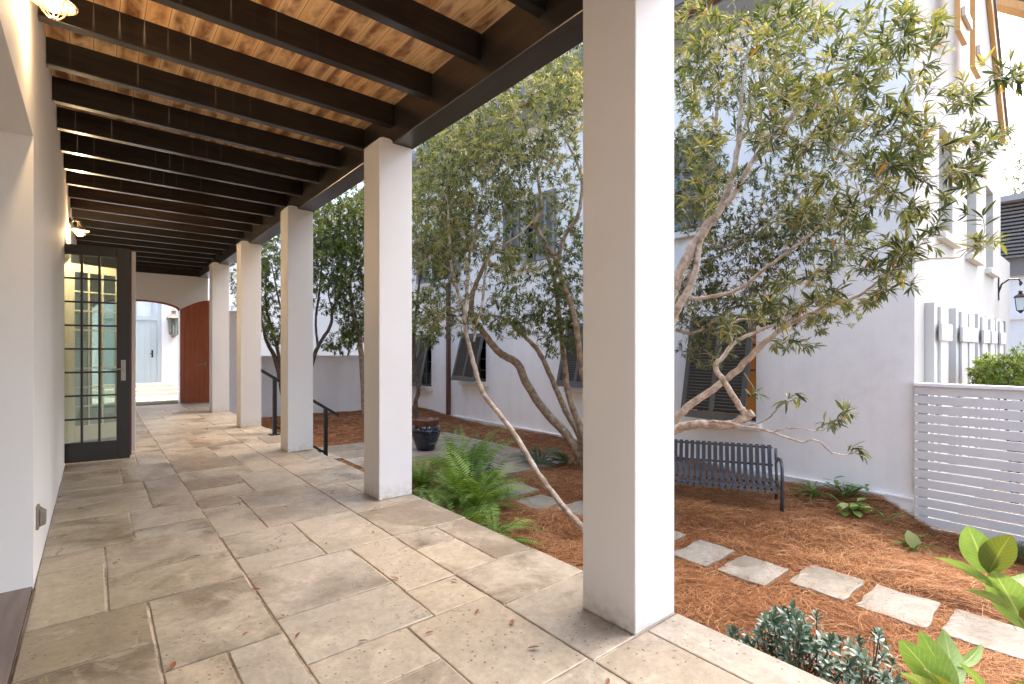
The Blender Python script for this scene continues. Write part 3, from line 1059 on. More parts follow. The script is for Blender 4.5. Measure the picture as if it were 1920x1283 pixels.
gt = thing("garden_gate", (1.48, 13.42, 0), "red mahogany plank gate leaf standing open beside the archway", "gate")
gdir = np.array([0.50, -0.42])
gL = np.linalg.norm(gdir)
gang = math.atan2(gdir[1], gdir[0])
gmt = Matrix.Translation((1.475, 13.43, 0.02)) @ Matrix.Rotation(gang, 4, 'Z')
m = MB()
nb = 6
for i in range(nb):
    a, b = gL * i / nb, gL * (i + 1) / nb - .004
    za, zb = [2.085 + .20 * math.sin(min(1, u / gL) * math.pi / 2) for u in (a, b)]
    pts = [(a, 0, 0), (b, 0, 0), (b, 0, zb), (a, 0, za)]
    pp = [gmt @ Vector(q) for q in pts] + [gmt @ Vector((q[0], .045, q[2])) for q in pts]
    m.quadmesh(pp, [(0, 1, 2, 3), (7, 6, 5, 4), (0, 4, 5, 1), (1, 5, 6, 2), (2, 6, 7, 3), (3, 7, 4, 0)])
m.build("planks", M['mahogany'], gt)
m = MB()
m.box((gL - .10, -.012, .82), (gL - .06, -.001, .90), None, gmt)
m.tube([gmt @ Vector(q) for q in ((gL - .08, -.01, .86), (gL - .08, -.05, .86), (gL - .20, -.052, .85))], .01, 8)
m.tube([gmt @ Vector(q) for q in ((gL - .08, .046, .86), (gL - .08, .09, .86), (gL - .20, .092, .85))], .01, 8)
m.build("handle", M['steel'], gt)

# courtyard beyond the gate
m = MB()
for i in range(14):
    for j in range(12):
        a = -1.6 + i * .32 + (j % 2) * .16
        b = 13.8 + j * .25
        m.box((a, b, .0), (a + .31, b + .24, .05 + random.uniform(-.003, .003)))
tag(m.build("courtyard_paving", M['courtstone']), kind="structure")
ch = thing("courtyard_house", (1, 16.6, 0), "white house with grey plank door and transom beyond the archway", "house")
m = MB()
wall(m, 'y', 16.6, .3, -3, 9, -.7, 6.0, [(0.1, 1.40, .32, 2.72)])
m.build("wall", M['column'], ch)
m = MB()
m.box((.11, 16.66, .321), (1.30, 16.70, 2.00))
for k in range(9):
    m.box((.13 + k * .13, 16.652, .33), (.13 + k * .13 + .122, 16.661, 1.99))
dd = m.build("door", M['bluedoor'], ch)
m = MB()
m.box((1.31, 16.62, .321), (1.395, 16.72, 2.715)); m.box((.105, 16.62, 2.01), (1.309, 16.72, 2.11))
for xx in (.45, .85, 1.2):
    m.box((xx - .02, 16.64, 2.111), (xx + .02, 16.70, 2.71))
m.build("door_frame", M['bluedoor'], ch)
m = MB()
m.tube([(1.20, 16.65, 1.1), (1.20, 16.60, 1.1), (1.14, 16.60, 1.1)], .012, 6)
m.box((1.18, 16.645, 1.0), (1.22, 16.651, 1.2))
m.build("handle", M['black'], dd)
m = MB()
m.box((.11, 16.67, 2.112), (1.30, 16.675, 2.714))
m.build("transom_glass", M['windowblue'], ch)
st = thing("stone_steps", (.8, 15.9, 0), "three pale stone steps rising to the grey door", "steps")
for k in range(3):
    m = MB()
    m.box((-.6, 15.45 + .35 * k, .04 + .09 * k), (1.86 - .12 * k, 16.595, .04 + .09 * (k + 1) + .002 * k))
    m.build("step", M['courtstone'], st, bevel=.015)


def lantern(t, c, s, metal, glassm):
    cx, cy, cz = c
    m = MB()
    h, w0, w1 = .42 * s, .085 * s, .12 * s
    for sx in (-1, 1):
        for sy in (-1, 1):
            m.tube([(cx + sx * w0, cy + sy * w0, cz - h / 2), (cx + sx * w1, cy + sy * w1, cz + h / 2)], .011 * s, 6)
    m.lathe((cx, cy, cz), [(w1 * 1.75, h / 2), (w1 * 1.3, h / 2 + .05 * s), (w1 * .55, h / 2 + .11 * s), (w1 * .5, h / 2 + .17 * s), (w1 * .7, h / 2 + .18 * s), (.001, h / 2 + .23 * s)], 4)
    m.lathe((cx, cy, cz), [(w1 * 1.75, h / 2), (w1 * 1.75, h / 2 - .015), (.001, h / 2 - .015)], 4)
    m.lathe((cx, cy, cz), [(w0 * 1.6, -h / 2), (w0 * 1.2, -h / 2 - .02 * s), (w0 * .5, -h / 2 - .07 * s), (.001, -h / 2 - .10 * s)], 4)
    m.v = [tuple(np.array(c) + np.array([(q[0] - cx) * math.cos(math.pi / 4) - (q[1] - cy) * math.sin(math.pi / 4), (q[0] - cx) * math.sin(math.pi / 4) + (q[1] - cy) * math.cos(math.pi / 4), q[2] - cz])) if i >= 48 else q for i, q in enumerate(m.v)]
    m.build("lantern_frame", metal, t)
    m = MB()
    pts0 = [(-w0, -w0), (w0, -w0), (w0, w0), (-w0, w0)]
    pts1 = [(-w1, -w1), (w1, -w1), (w1, w1), (-w1, w1)]
    for i in range(4):
        j = (i + 1) % 4
        m.quadmesh([(cx + pts0[i][0], cy + pts0[i][1], cz - h / 2), (cx + pts0[j][0], cy + pts0[j][1], cz - h / 2), (cx + pts1[j][0], cy + pts1[j][1], cz + h / 2), (cx + pts1[i][0], cy + pts1[i][1], cz + h / 2)], [(0, 1, 2, 3)])
    m.build("lantern_glass", glassm, t)
    m = MB()
    m.tube([(cx, cy, cz - h / 2), (cx, cy, cz + .02)], .016 * s, 8)
    m.build("candle", M['trimwhite'], t)


t = thing("wall_lantern", (1.62, 16.6, 1.7), "silver wall lantern on the white wall beyond the archway", "wall lantern")
lantern(t, (1.66, 16.44, 1.85), 1.05, M['galv'], M['glass'])
m = MB()
m.box((1.61, 16.56, 1.55), (1.71, 16.599, 2.15)); m.tube([(1.66, 16.58, 2.16), (1.66, 16.44, 2.20)], .014, 6)
m.build("back_plate", M['galv'], t)
t = thing("stone_planter", (2.05, 16.2, 0), "low white planter with a spiky plant beside the stone steps", "planter")
m = MB()
m.lathe((2.1, 16.15, .05), [(.20, 0), (.27, .25), (.30, .33), (.26, .34), (.24, .28), (.001, .27)], 20)
m.build("pot", M['column'], t, smooth=True)
m = MB()
for k in range(16):
    a = k * 2.4
    e = R(25 + 50 * random.random())
    d = np.array([math.cos(a) * math.cos(e), math.sin(a) * math.cos(e), math.sin(e)])
    p = np.array([2.1, 16.15, .33])
    s = np.cross(d, [0, 0, 1]) * .025
    m.quadmesh([p - s, p + s, p + d * .3 + s * .7, p + d * .55, p + d * .3 - s * .7], [(0, 1, 2, 3, 4)])
m.build("leaves", M['leafblue'], t)

# ------------------------------------------------------------------ garden wall, rail, steps
gw = thing("garden_wall", (4.5, 13.6, GZ), "white rendered garden wall at the far end of the garden, stepped up beside the porch", "wall")
m = MB()
m.box((2.021, 13.5, -.85), (2.9, 13.72, 2.10)); m.box((2.9, 13.5, -.85), (6.94, 13.72, 1.02))
m.build("wall", M['gardenwall'], gw)
m = MB()
m.box((2.9, 13.47, 1.022), (6.94, 13.75, 1.055)); m.box((2.021, 13.47, 2.102), (2.93, 13.75, 2.135))
m.build("coping", M['trimwhite'], gw)
sg = thing("porch_steps", (2.5, 8.6, GZ), "stone steps going down from the porch to the garden landing", "steps")
for k in range(3):
    m = MB()
    m.box((XE + .012 + .30 * k, 7.66, -.75), (XE + .31 + .30 * k, 9.40, -.155 * (k + 1)))
    m.build("step", M['flag'], sg, bevel=.01)
hr = thing("handrail", (2.3, 7.6, 0), "black metal handrail of the steps between two white columns", "handrail")
HYR = 7.60
m = MB()
m.box((1.93, HYR - .022, .0), (1.98, HYR + .022, .785)); m.box((1.885, HYR - .07, .0), (2.025, HYR + .07, .012))
m.build("post", M['black'], hr)
m = MB()
m.box((2.645, HYR - .022, -.50), (2.695, HYR + .022, .32)); m.box((2.60, HYR - .07, -.62), (2.74, HYR + .07, -.465))
m.build("post", M['black'], hr)


def railbar(z0, x0, x1, h):
    sl = (.341 - .812) / (2.67 - 1.955)
    m = MB()
    za, zb = z0 + sl * (x0 - 1.955), z0 + sl * (x1 - 1.955)
    m.prism([(x0, HYR - .025, za), (x1, HYR - .025, zb), (x1, HYR - .025, zb - h), (x0, HYR - .025, za - h)], (0, .05, 0))
    return m


railbar(.815, 1.78, 2.86, .045).build("top_rail", M['black'], hr)
railbar(.135, 1.98, 2.65, .035).build("bottom_rail", M['black'], hr)

# landing and garden path
m = MB()
for (a, b, c, d) in PATHS:
    y = c
    while y < d - .05:
        h = min(random.choice([.45, .6, .3]), d - y)
        x = a
        while x < b - .05:
            w = min(random.choice([.6, .9, .45]), b - x)
            if b - x - w < .2:
                w = b - x
            m.box((x + .006, y + .006, GZ - .05), (x + w - .006, y + h - .006, GZ + .02 + random.uniform(-.003, .003)))
            x += w
        y += h
tag(m.build("garden_path", M['flag'], bevel=.004), kind="structure")
slab = ["flagstone nearest the paved garden path, at the fern tips", "irregular flagstone second from the paved path, left of the pale leaning trunk",
        "flagstone crossed by the pale leaning trunk", "flagstone half hidden behind the nearest column",
        "square stepping stone first to the right of the nearest column", "stepping stone second to the right of the nearest column",
        "stepping stone third to the right of the nearest column, in front of the bench end", "stepping stone fourth from the nearest column, above the low leathery shrub",
        "stepping stone at the right edge behind the broad light green leaves"]
for (a, b, c, d), lb in zip(STONES, slab):
    m = MB()
    pts = []
    cs = [(a, c), (b, c), (b, d), (a, d)]
    for i in range(4):
        p, q = np.array(cs[i]), np.array(cs[(i + 1) % 4])
        for k in range(5):
            w = p + (q - p) * (k / 5) + rng.normal(0, .006, 2)
            if k == 0:
                w = w + (np.array([(a + b) / 2, (c + d) / 2]) - w) * .03
            pts.append(w)
    m.prism([(p[0], p[1], GZ - .05) for p in pts], (0, 0, .066))
    o = m.build("stepping_stone", M['flag'], bevel=.006)
    tag(o, lb, "stepping stone", "stepping stones across the garden bed")

# ------------------------------------------------------------------ white house
HX, HY = 6.95, 1.44
hs = thing("white_house", (HX, HY, GZ), "tall white stucco house behind the bench, with dark bahama shutters and timber gable", "house")
WIN = [(3.16, 4.10, .20, 1.62), (5.76, 6.68, .50, 1.62), (9.32, 10.25, .45, 1.52), (11.76, 12.70, .20, 1.55)]
UPW = [(7.56, 8.05, 2.98, 4.35), (4.3, 5.3, 3.0, 4.4), (10.9, 11.9, 3.0, 4.4)]
m = MB()
wall(m, 'x', HX, .32, HY, 15.5, -1.15, 6.15, WIN + UPW)
m.build("wall", M['house'], hs)
FW_ = [(8.15, 8.95, 2.66, 4.05), (9.95, 10.75, 2.62, 4.05), (11.65, 12.4, 2.58, 4.0), (13.40, 13.95, .2, 1.76)]
m = MB()
wall(m, 'y', HY - .003, .32, HX + .003, 13.3, -1.15, 5.2, [q for q in FW_[:3]])
m.prism([(HX + .003, HY - .003, 5.2), (13.3, HY - .003, 5.2), (9.61, HY - .003, 9.32), (HX + .003, HY - .003, 6.34)], (0, .32, 0))
wall(m, 'y', HY - .003, .32, 13.3, 14.6, -1.15, 3.0, FW_[-1:])
m.build("gable_wall", M['gable'], hs)
for (a, b, c, d) in FW_:
    m = MB()
    for q in ((a, a + .06), (b - .06, b), ((a + b) / 2 - .025, (a + b) / 2 + .025)):
        m.box((q[0], HY + .14, c), (q[1], HY + .197, d))
    m.box((a + .06, HY + .142, d - .06), (b - .06, HY + .195, d)); m.box((a + .06, HY + .142, c), (b - .06, HY + .195, c + .06))
    m.box((a + .06, HY + .15, (c + d) / 2 - .02), (b - .06, HY + .19, (c + d) / 2 + .02))
    w = m.build("window", M['trimwhite'], hs)
    m = MB()
    m.box((a, HY + .198, c), (b, HY + .21, d))
    m.build("blind", M['windowblue'], w)
    m = MB()
    m.box((a - .1, HY - .09, c - .09), (b + .1, HY + .138, c - .001))
    m.build("sill", M['sill'], w, bevel=.008)
# plank shutters of the ground floor, standing open off the gable wall
for x0 in (7.42, 8.64, 9.17, 10.24, 11.0, 12.0):
    m = MB()
    w = .58
    m.box((x0, HY - .09, -.3), (x0 + w, HY - .0035, 1.74))
    m.box((x0 + w * .30, HY - .12, -.3), (x0 + w * .98, HY - .091, 1.70))
    s = m.build("shutter", M['shutterwhite'], hs, bevel=.004)
    for zz in (1.30, .42):
        m = MB()
        m.box((x0 + .05, HY - .15, zz), (x0 + w + .04, HY - .121, zz + .20))
        m.build("batten", M['shutterwhite'], s, bevel=.005)
    for zz in (1.30, .52):
        m = MB()
        m.box((x0 + w + .03, HY - .10, zz), (x0 + w + .13, HY - .05, zz + .17))
        m.tube([(x0 + w + .12, HY - .07, zz + .08), (x0 + w + .12, HY + .001, zz + .08)], .02, 6)
        m.build("hinge", M['black'], s)
# upper timber shutters
for (x0, z0) in ((8.05, 5.06), (9.05, 4.98)):
    m = MB()
    w = .46
    m.box((x0, HY - .22, z0), (x0 + w, HY - .165, 6.9))
    s = m.build("shutter", M['orangewood'], hs, bevel=.004)
    for zz in (z0 + .18, z0 + 1.3):
        m = MB()
        m.box((x0 + .05, HY - .262, zz), (x0 + w + .04, HY - .222, zz + .12))
        m.build("batten", M['shutterwhite'], s, bevel=.006)
# rake boards and roof
AP = (9.61, 9.38)


def rake(sgn, y0, th):
    xe, ze = (6.45, 5.84) if sgn < 0 else (13.38, 5.17)
    dx, dz = AP[0] - xe, AP[1] - ze
    n = np.array([-dz, dx]) if sgn < 0 else np.array([dz, -dx])
    n = n / np.linalg.norm(n) * .20
    return [(xe, y0, ze), (AP[0], y0, AP[1]), (AP[0] + 0, y0, AP[1] + .27), (xe + n[0], y0, ze + n[1])]


for sgn in (-1, 1):
    m = MB()
    m.prism(rake(sgn, HY - .07, .06), (0, .066, 0))
    m.build("rake_board", M['orangewood'], hs)
m = MB()
m.prism([(6.37, HY - .10, 5.96), (AP[0], HY - .10, AP[1] + .272), (AP[0], HY - .10, AP[1] + .36), (6.32, HY - .10, 6.04)], (0, 14.5, 0))
m.prism([(13.53, HY - .10, 5.31), (13.58, HY - .10, 5.40), (AP[0], HY - .10, AP[1] + .361), (AP[0], HY - .10, AP[1] + .273)], (0, 14.5, 0))
rf = m.build("roof", M['roof'], hs)
m = MB()
for k in range(10):
    zz = 6.04 + .09 * k
    xx = 6.32 + .083 * k
    m.box((xx - .02, HY - .11, zz), (xx + .14, HY + 14, zz + .022))
m.build("shingle_courses", M['roof'], rf)
m = MB()
m.box((6.42, HY - .06, 5.80), (HX - .001, HY + 13.9, 5.86))
m.build("soffit", M['soffit'], hs)
m = MB()
m.tube([(6.36, HY - .1, 5.90), (6.36, HY + 13.9, 5.90)], .075, 10)
m.build("gutter", M['copper'], hs, smooth=True)
m = MB()
m.box((HX - .085, 10.80, -.75), (HX - .005, 10.90, 5.6))
m.build("downpipe", M['copper'], hs)
m = MB()
m.box((HX - .035, HY + .001, -.9), (HX - .001, 15.4, -.46)); m.box((HX - .045, HY + .001, -.459), (HX - .001, 15.4, -.44))
m.build("baseboard", M['house'], hs)


def slats(mb, y0, y1, ztop, xtop, zbot, xbot):
    """louvred shutter between two stiles: top edge at (xtop,ztop), bottom pushed out to (xbot,zbot)"""
    L = math.hypot(xtop - xbot, ztop - zbot)
    ex = np.array([(xbot - xtop) / L, 0, (zbot - ztop) / L])     # down the panel
    ey = np.array([0, 1.0, 0])
    en = np.cross(ex, ey)
    if en[0] > 0:
        en = -en
    mtx = Matrix(((ex[0], 0, en[0], xtop), (ex[1], 1, en[1], 0), (ex[2], 0, en[2], ztop), (0, 0, 0, 1)))
    st = .07
    ym = (y0 + y1) / 2
    fr = MB()
    fr.box((0, y0, 0), (L, y0 + st, .04), None, mtx); fr.box((0, y1 - st, 0), (L, y1, .04), None, mtx)
    fr.box((.001, ym - .035, 0), (L - .001, ym + .035, .04), None, mtx)
    fr.box((.002, y0 + st, .001), (.09, y1 - st, .039), None, mtx); fr.box((L - .11, y0 + st, .001), (L - .002, y1 - st, .039), None, mtx)
    n = int((L - .20) / .045)
    for i in range(n):
        u = .10 + (L - .22) * i / n
        for (a, b) in ((y0 + st, ym - .035), (ym + .035, y1 - st)):
            vv = [(u, a, .034), (u, b, .034), (u + .040, b, .004), (u + .040, a, .004), (u + .007, a, .040), (u + .007, b, .040), (u + .047, b, .010), (u + .047, a, .010)]
            mb.quadmesh([mtx @ Vector(q) for q in vv], [(0, 1, 2, 3), (7, 6, 5, 4), (0, 4, 5, 1), (2, 6, 7, 3)])
    mb.v += []
    o = len(mb.v)
    mb.v += fr.v
    mb.f += [tuple(o + i for i in f) for f in fr.f]
    mb.r += fr.r
    return mb


for i, (a, b, c, d) in enumerate(WIN):
    m = MB()
    fx = HX + .12
    m.box((fx, a, c), (fx + .05, a + .06, d)); m.box((fx, b - .06, c), (fx + .05, b, d)); m.box((fx, a + .06, d - .06), (fx + .05, b - .06, d)); m.box((fx, a + .06, c), (fx + .05, b - .06, c + .06))
    m.box((fx + .002, (a + b) / 2 - .03, c + .06), (fx + .048, (a + b) / 2 + .03, d - .06))
    for k in range(1, 4):
        zz = c + (d - c) * k / 4
        m.box((fx + .004, a + .06, zz - .012), (fx + .046, b - .06, zz + .012))
    w = m.build("window", M['rustwood'] if i == 0 else M['louver'], hs)
    m = MB()
    m.box((HX + .155, a, c), (HX + .16, b, d))
    m.build("glass", M['glass'], w)
    m = MB()
    m.box((HX - .10, a - .08, c - .10), (HX + .118, b + .08, c - .001))
    m.build("sill", M['sill'] if i else M['house'], w, bevel=.008)
    m = MB()
    slats(m, a - .0, b + .0, d + .06, HX - .02, c + .02, HX - .32)
    m.build("shutter", M['louver'], w)
M['warmroom'] = emit("warm lit room", (0.55, 0.20, 0.05), .05)
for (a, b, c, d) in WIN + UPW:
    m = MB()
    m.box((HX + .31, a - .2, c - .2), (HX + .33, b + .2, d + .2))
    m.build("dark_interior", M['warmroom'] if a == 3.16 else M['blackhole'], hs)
for (a, b, c, d) in UPW:
    m = MB()
    fx = HX + .10
    for q in ((a, a + .05), (b - .05, b), ((a + b) / 2 - .015, (a + b) / 2 + .015)):
        m.box((fx, q[0], c), (fx + .05, q[1], d))
    for k in range(5):
        zz = c + (d - c - .04) * k / 4
        m.box((fx + .003, a + .05, zz), (fx + .047, b - .05, zz + .03))
    w = m.build("window", M['louverblue'], hs)
    m = MB()
    m.box((HX + .135, a, c), (HX + .14, b, d))
    m.build("glass", M['glass'], w)
    m = MB()
    m.box((HX - .09, a - .5, c - .10), (HX + .10, b + .6, c - .001))
    m.build("sill", M['sill'], w, bevel=.008)
    for (q0, q1) in ((a - .56, a - .02), (b + .02, b + .56)):
        m = MB()
        slats(m, q0, q1, d, HX - .03, c + .02, HX - .035)
        m.build("shutter", M['louverblue'], w)

# ------------------------------------------------------------------ slat fence
fn = thing("slat_fence", (HX - .03, .3, GZ), "white fence of horizontal boards beside the house corner", "fence")
m = MB()
z = .795
for k in range(18):
    m.box((HX - .055, -1.6, z - .087), (HX - .033, HY - .012, z))
    z -= .1005
m.build("boards", M['fence'], fn, bevel=.003)
m = MB()
m.box((HX - .075, -1.62, .797), (HX + .06, HY - .008, .832))
m.build("cap_rail", M['trimwhite'], fn, bevel=.004)
for yy in (HY - .13, -.2, -1.5):
    m = MB()
    m.box((HX - .032, yy, -.85), (HX + .045, yy + .09, .796))
    m.build("post", M['fence'], fn)

# ------------------------------------------------------------------ neighbours
nb_ = thing("neighbour_house", (17, 2, GZ), "grey louvred house at the right edge beyond the lantern", "house")
m = MB()
m.box((16.3, .2, -.9), (22, 5, 2.9))
m.build("wall", M['gardenwall'], nb_)
m = MB()
m.box((16.2, .3, 2.9), (22, 5, 4.55))
m.build("upper_wall", M['louverblue'], nb_)
m = MB()
for k in range(15):
    m.box((16.05, .32, 3.30 + k * .083), (16.19, 3.2, 3.34 + k * .083))
m.build("louvre_panel", M['louverblue'], nb_)
m = MB()
m.box((15.8, -.3, 4.55), (22, 5.5, 4.68))
m.build("eave", M['soffit'], nb_)
m = MB()
m.box((16.25, .28, 1.9), (16.299, 5, 2.0))
m.build("trim", M['trimwhite'], nb_)
pv = thing("timber_eave", (13.5, .6, 6), "orange timber eave jutting across the sky at the top right corner", "eave")
m = MB()
a, b = W(1850, 2, 9.0), W(1990, 38, 8.4)
up = np.array([0, 0, .15])
dp = np.array([.10, .12, 0])
m.prism([a, b, b + up, a + up], dp)
m.build("fascia", M['orangewood'], pv)
m = MB()
m.prism([a + up * 1.02, b + up * 1.02, b + up * 1.25, a + up * 1.25], dp * 1.6)
m.build("drip_edge", M['copper'], pv)

fb = thing("far_building", (7, 24, GZ), "white building with a dark window seen over the garden wall", "building")
m = MB()
wall(m, 'y', 22.0, .3, 2.0, 16, -1, 3.1, [(7.35, 8.1, .6, 2.0)])
m.build("wall", M['gardenwall'], fb)
m = MB()
m.box((7.3, 22.2, .5), (8.2, 22.25, 2.1))
m.build("window_glass", M['blackhole'], fb)
m = MB()
for q in ((7.35, 7.43), (8.02, 8.1), (7.70, 7.75)):
    m.box((q[0], 22.1, .6), (q[1], 22.18, 2.0))
m.build("window_frame", M['black'], fb)

t = thing("hanging_lantern", (13.0, HY, 2.4), "black lantern hanging from a scrolled bracket at the gable corner", "lantern")
lc = (13.0, HY - .30, 2.04)
lantern(t, lc, .58, M['black'], M['windowblue'])
m = MB()
ctr = [(13.0, HY - .005, 2.25), (13.0, HY - .05, 2.42), (13.0, HY - .15, 2.50), (13.0, HY - .27, 2.49), (13.0, HY - .32, 2.42), (13.0, HY - .29, 2.37)]
m.tube(ctr, .014, 6)
m.tube([(13.0, HY - .29, 2.49), (13.0, HY - .29, 2.38)], .01, 6)
m.box((12.97, HY - .02, 2.12), (13.03, HY - .004, 2.58))
m.build("bracket", M['black'], t)

# ------------------------------------------------------------------ bench
be = thing("metal_bench", (5.9, 2.9, GZ), "dark blue steel slat bench with bent tube arms, against the house wall", "bench")
th = R(29)
e = np.array([-math.sin(th), math.cos(th), 0])
nn = np.array([-math.cos(th), -math.sin(th), 0])
F0 = np.array([5.86, 2.42, 0])
prof = [(-.56, .035), (-.545, -.02), (-.51, -.13), (-.47, -.24), (-.42, -.315), (-.35, -.345), (-.25, -.35), (-.12, -.345), (-.03, -.352), (.015, -.372), (.025, -.405)]
LB = 1.83


def BP(s, u, z):
    return F0 + e * u + nn * s + np.array([0, 0, z])


ns = 27
for k in range(ns):
    u0 = LB * k / ns + .012
    u1 = u0 + LB / ns * .66
    m = MB()
    vv = []
    for i, (s, z) in enumerate(prof):
        s2, z2 = prof[min(i + 1, len(prof) - 1)]
        s1, z1 = prof[max(i - 1, 0)]
        tn = np.array([s2 - s1, z2 - z1])
        tn /= np.linalg.norm(tn)
        no = np.array([tn[1], -tn[0]]) * .008
        vv += [BP(s, u0, z), BP(s, u1, z), BP(s + no[0], u1, z + no[1]), BP(s + no[0], u0, z + no[1])]
    ff = []
    for i in range(len(prof) - 1):
        o = 4 * i
        for q in range(4):
            ff.append((o + q, o + (q + 1) % 4, o + 4 + (q + 1) % 4, o + 4 + q))
    ff += [(0, 3, 2, 1), (4 * (len(prof) - 1), 4 * (len(prof) - 1) + 1, 4 * (len(prof) - 1) + 2, 4 * (len(prof) - 1) + 3)]
    m.quadmesh(vv, ff)
    m.build("slat", M['bench'], be)
m = MB()
for (s, z) in ((-.565, .0), (-.50, -.20), (-.02, -.375), (-.30, -.37)):
    m.tube([BP(s - .012, 0, z), BP(s - .012, LB, z)], .014, 8)
m.build("frame", M['bench'], be, smooth=True)
for u in (-.035, LB + .035):
    m = MB()
    pts = [BP(-.50, u, -.16), BP(-.30, u, -.075), BP(-.12, u, -.055), BP(-.02, u, -.075), BP(.03, u, -.14), BP(.04, u, -.25), BP(.04, u, -.45), BP(.045, u, GZ - .02)]
    m.tube(pts, .017, 10)
    m.tube([BP(-.06, u, GZ - .02), BP(.0, u, -.52), BP(.035, u, -.40)], .015, 8)
    m.tube([BP(-.54, u, .0), BP(-.50, u, -.2), BP(-.45, u, -.36), BP(-.50, u, GZ - .02)], .017, 8)
    m.tube([BP(-.45, u, -.36), BP(.03, u, -.38)], .014, 8)
    m.build("arm", M['bench'], be, smooth=True)

# ------------------------------------------------------------------ glazed urn
ur = thing("glazed_urn", (4.58, 7.98, GZ), "dark blue glazed garden urn with brown rim, behind the ferns", "urn")
uc = (4.60, 7.98, GZ)
m = MB()
m.lathe(uc, [(.001, .0), (.15, 0), (.17, .06), (.225, .20), (.262, .32), (.268, .38), (.25, .43), (.222, .462)], 36)
m.build("body", M['glaze'], ur, smooth=True)
m = MB()
m.lathe(uc, [(.222, .460), (.232, .475), (.235, .54), (.242, .56), (.235, .572), (.205, .572), (.197, .55), (.001, .548)], 36)
m.build("rim", M['glazebrown'], ur, smooth=True)


# ------------------------------------------------------------------ foliage builders
def leaves(base, dirs, nrm, length, width, fold=0.25, droop=0.25, lod=0):
    """Folded, arched leaves. base,dirs,nrm (n,3); returns V,F for quads/tris padded as quads"""
    n = len(base)
    d = dirs / (np.linalg.norm(dirs, axis=1, keepdims=True) + 1e-9)
    s = np.cross(d, nrm)
    s /= (np.linalg.norm(s, axis=1, keepdims=True) + 1e-9)
    u = np.cross(s, d)
    L = length[:, None]
    Wd = width[:, None]
    if lod == 0:
        st = [(0.0, 0.10), (0.30, 0.85), (0.62, 1.0), (0.86, .55), (1.0, 0.04)]
    elif lod == 1:
        st = [(0.0, 0.12), (0.5, 1.0), (1.0, 0.05)]
    Vs = []
    for (t, w) in st:
        c = base + d * L * t - u * (droop * L * t * t)
        o = s * Wd * .5 * w
        up = u * Wd * .5 * w * fold * 2
        Vs += [c - o + up, c, c + o + up]
    K = len(st)
    V = np.stack(Vs, 1).reshape(-1, 3)
    b = (np.arange(n) * 3 * K)[:, None]
    fl = []
    for k in range(K - 1):
        o = 3 * k
        fl += [b + np.array([[o, o + 1, o + 4, o + 3]]), b + np.array([[o + 1, o + 2, o + 5, o + 4]])]
    F = np.concatenate(fl, 1).reshape(-1, 4)
    return V, F, 2 * (K - 1)


def unit(v):
    return v / (np.linalg.norm(v, axis=-1, keepdims=True) + 1e-9)


def smoothpts(pts, rad, sub=5, wob=.0):
    """Catmull-Rom through pts"""
    P = np.array(pts, float)
    Rr = np.array(rad, float)
    P = np.vstack([2 * P[0] - P[1], P, 2 * P[-1] - P[-2]])
    out, ro = [], []
    for i in range(1, len(P) - 2):
        for k in range(sub):
            t = k / sub
            a, b, c, d = P[i - 1], P[i], P[i + 1], P[i + 2]
            q = .5 * ((2 * b) + (c - a) * t + (2 * a - 5 * b + 4 * c - d) * t * t + (3 * b - a - 3 * c + d) * t ** 3)
            out.append(q + rng.normal(0, wob, 3) if wob else q)
            ro.append(Rr[i - 1] * (1 - t) + Rr[i] * t)
    out.append(P[-2])
    ro.append(Rr[-1])
    return out, ro


